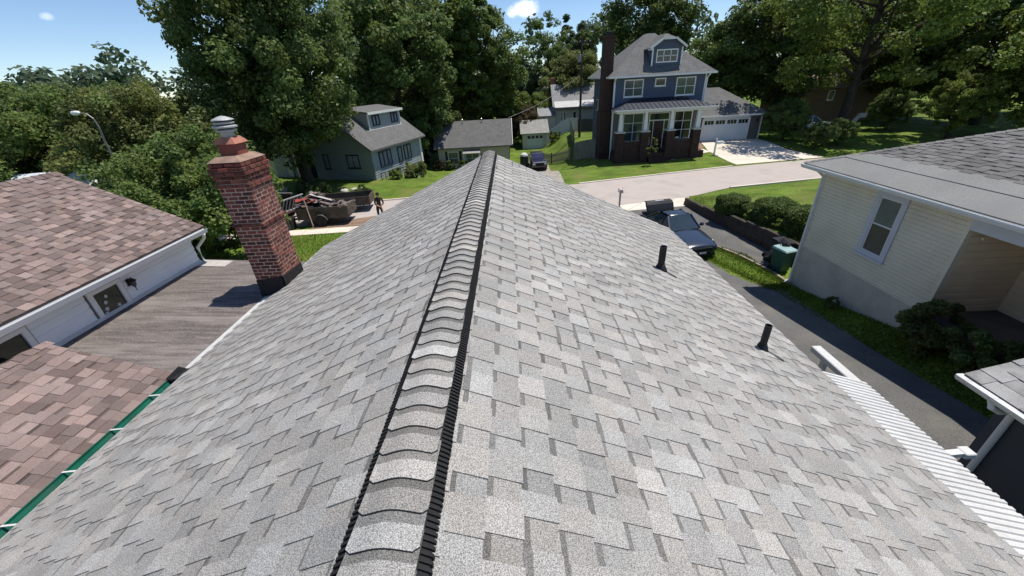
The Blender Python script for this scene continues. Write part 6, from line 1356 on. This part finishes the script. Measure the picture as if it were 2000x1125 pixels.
    V, F, T = leaves(rng, pts, rad, 60, 1.15); me = np_mesh('far_wood', V, F, T); o = link_mesh('far_wood', me, m_leaf5); tag(o, 'far wood closing the horizon behind the houses', 'wood'); o['kind'] = 'stuff'
trees()
def shrubs():
    def dense_bush(key, seed, rx, rz, n, leaf, m):
        rng = np.random.default_rng(seed); d = rng.normal(size=(n, 3)); d[:, 2] = np.where(d[:, 2] < -.9, -d[:, 2], d[:, 2]); d /= np.linalg.norm(d, axis=1, keepdims=True)
        e = 3.2; rr = 1/(np.abs(d[:, 0])**e+np.abs(d[:, 1])**e+np.abs(d[:, 2])**e)**(1/e)         # rounded box
        lump = 1+.07*np.sin(d[:, 0]*7+1)*np.sin(d[:, 1]*6+2)+.05*np.sin(d[:, 2]*9+d[:, 0]*5)
        P = d*(rr*lump*(.80+.22*rng.random(n)**.6))[:, None]*np.array([rx, rx, rz])+np.array([0, 0, rz*.95])
        V, F, T = leaves(rng, P, np.full(n, .04), 1, leaf, 1, 0); k = rng.uniform(.7, 1.3, n); T = np.stack([k*1.02, k, k*.95], 1)
        cm = np_mesh(key, V, F, T); cm.materials.append(m); mb = MB()
        for k in range(7): q = P[k]; mb.tube([(0, 0, -.1), tuple(q*.5), tuple(q*.9)], [.05, .03, .01], 5)
        tm = bpy.data.meshes.new(key+'_stems'); tm.from_pydata(mb.v, [], mb.f); tm.materials.append(m_bark); TREES[key] = (cm, tm)
    def shrub(key, seed, rx, rz, n, per, leaf, m, box=False):
        rng = np.random.default_rng(seed); pts, rad = crown_points(rng, n, rx, rz, rz*.95, 'round', 6)
        if box: pts = np.clip(pts*np.array([1.25, 1.25, 1.1]), [-rx*.86, -rx*.86, .1], [rx*.86, rx*.86, rz*1.75])
        V, F, T = leaves(rng, pts, rad*1.7, per*2, leaf*.62, .9, 0); cm = np_mesh(key, V, F, T); cm.materials.append(m)
        mb = MB()
        for k in range(7): e = pts[k]; mb.tube([(0, 0, -.05), tuple(e*.5), tuple(e)], [.04, .025, .01], 5)
        tm = bpy.data.meshes.new(key+'_stems'); tm.from_pydata(mb.v, [], mb.f); tm.materials.append(m_bark); TREES[key] = (cm, tm)
    dense_bush('clipped', 201, .95, .72, 15000, .075, m_leaf2); shrub('loose', 202, .7, .5, 36, 130, .10, m_leaf, False); shrub('round', 203, .9, .6, 40, 170, .10, m_leaf, False)
    g = 'clipped bushes along the retaining wall'
    for (x, y, s, lab) in ((11.15, 19.35, .74, 'clipped dark bush at the street end of the retaining wall'), (11.75, 18.5, .52, 'smaller clipped bush second from the street'), (12.0, 17.25, .84, 'wide clipped bush third along the retaining wall'), (12.3, 15.45, .86, 'squarish clipped bush closest to the sage house')):
        plant('clipped', 'clipped_bush', lab, x, y, s, x*3, z=lawn_h(y)-.06, group=g, cat='bush')
    plant('loose', 'leafy_plant', 'pale leafy plant between the clipped bushes', 11.35, 17.9, .5, 1, z=lawn_h(17.9)-.05, cat='plant', m=m_leaf4)
    plant('loose', 'leafy_plant', 'pale leafy plant beside the squarish bush', 11.75, 16.3, .5, 2, z=lawn_h(16.3)-.05, cat='plant', m=m_leaf4)
    plant('loose', 'corner_shrub', 'dark shrub in the shade at the porch corner', 9.95, 7.6, 1.15, .5, cat='shrub', m=m_leaf2)
    plant('loose', 'corner_shrub', 'dark spreading shrub along the porch base', 10.0, 6.6, 1.0, 2.5, cat='shrub', m=m_leaf2)
    plant('loose', 'wall_weed', 'small weed at the foot of the foundation', 9.85, 10.4, .35, .5, cat='weed', m=m_leaf2)
    plant('round', 'round_shrub', 'rounded yellow green shrub at the pale house corner', -9.0, 36.2, 1.25, .2, cat='shrub', m=m_leaf3)
    plant('round', 'round_shrub', 'low green shrub beside the rail of the pale house', -10.4, 35.0, .8, 1.2, cat='shrub', m=m_leaf4)
    plant('round', 'round_shrub', 'dark shrub near the street under the big tree', -14.6, 28.6, 1.1, .2, cat='shrub', m=m_leaf2)
    plant('round', 'round_shrub', 'small shrub on the lawn edge near the second trailer', -11.3, 28.9, .75, 2.2, cat='shrub')
    plant('round', 'round_shrub', 'shaded shrub by the big tree trunk', -16.0, 30.2, 1.0, 3.2, cat='shrub', m=m_leaf2)
    for i, x in enumerate((-9.0, -7.6, -5.9, -4.2)): plant('loose', 'bed_plant', ('bronze leaved plant at the left end of the cottage bed', 'dark plant under the shuttered cottage window', 'green plant beside the cottage door hood', 'dark plant at the right end of the cottage bed')[i], x, 48.6, 1.1, i*1.7, cat='plant', m=(m_leafr, m_leaf2, m_leaf, m_leaf2)[i], group='cottage bed plants')
    plant('loose', 'yard_plant', 'leafy plant by the white fence', 6.3, 60.4, 1.4, .3, cat='plant', m=m_leaf4)
    # grass blades where the lawns are nearest: strips beside the drive and lawn edges
    rng = np.random.default_rng(31); V = []; n = 0
    def scatter(fn, cnt, h):
        out = []
        while len(out) < cnt:
            p = fn()
            if p is not None: out.append(p)
        P = np.array(out); m = len(P); a = rng.uniform(0, 6.28, m); hh = h*rng.uniform(.5, 1.3, m); w = .012*rng.uniform(.7, 1.5, m)
        dx, dy = np.cos(a)*w, np.sin(a)*w; lx, ly = rng.normal(size=m)*hh*.4, rng.normal(size=m)*hh*.4
        A = P+np.stack([dx, dy, -0*dx], 1); B = P-np.stack([dx, dy, 0*dx], 1); T = P+np.stack([lx, ly, hh], 1); return np.stack([A, B, T], 1).reshape(-1, 3)
    def f_strip():
        y = rng.uniform(12.3, 16.9); f = (16.9-y)/4.6; xl = 8.0+1.1*max(0, f-.35)/.65+.25*(1-min(1, f/.35)); xr = 8.8+1.15*min(1, f/.35) if f < .35 else 9.95
        return (rng.uniform(xl-.03, xr-.05), y, .05)
    def f_lawn():
        y = rng.uniform(14, 23.3); x = rng.uniform(10.6, 15.5); return (x+.0, y, lawn_h(y)) if x > 10.5+(23-y)*.11 else None
    def f_bank(): 
        y = rng.uniform(5.2, 12.4); x = rng.uniform(9.25, 10.15); return (x, y, gz(x, y))
    def f_left(): x = rng.uniform(-14, -6); y = rng.uniform(14, 20.9); return (x, y, 0)
    V = np.concatenate([scatter(f_strip, 9000, .085), scatter(f_lawn, 16000, .06), scatter(f_bank, 5000, .08), scatter(f_left, 16000, .08)])
    F = np.arange(len(V)).reshape(-1, 3); k = rng.uniform(.7, 1.35, len(F)); w = rng.uniform(-.1, .25, len(F))
    me = np_mesh('grass_blades', V, F, np.stack([k*(1+w), k, k*.8], 1)); o = link_mesh('grass', me, leaf_mat('grass_blade', (.115, .18, .02), .2)); tag(o, 'short green grass on the verges and lawns', 'grass'); o['kind'] = 'stuff'
shrubs()
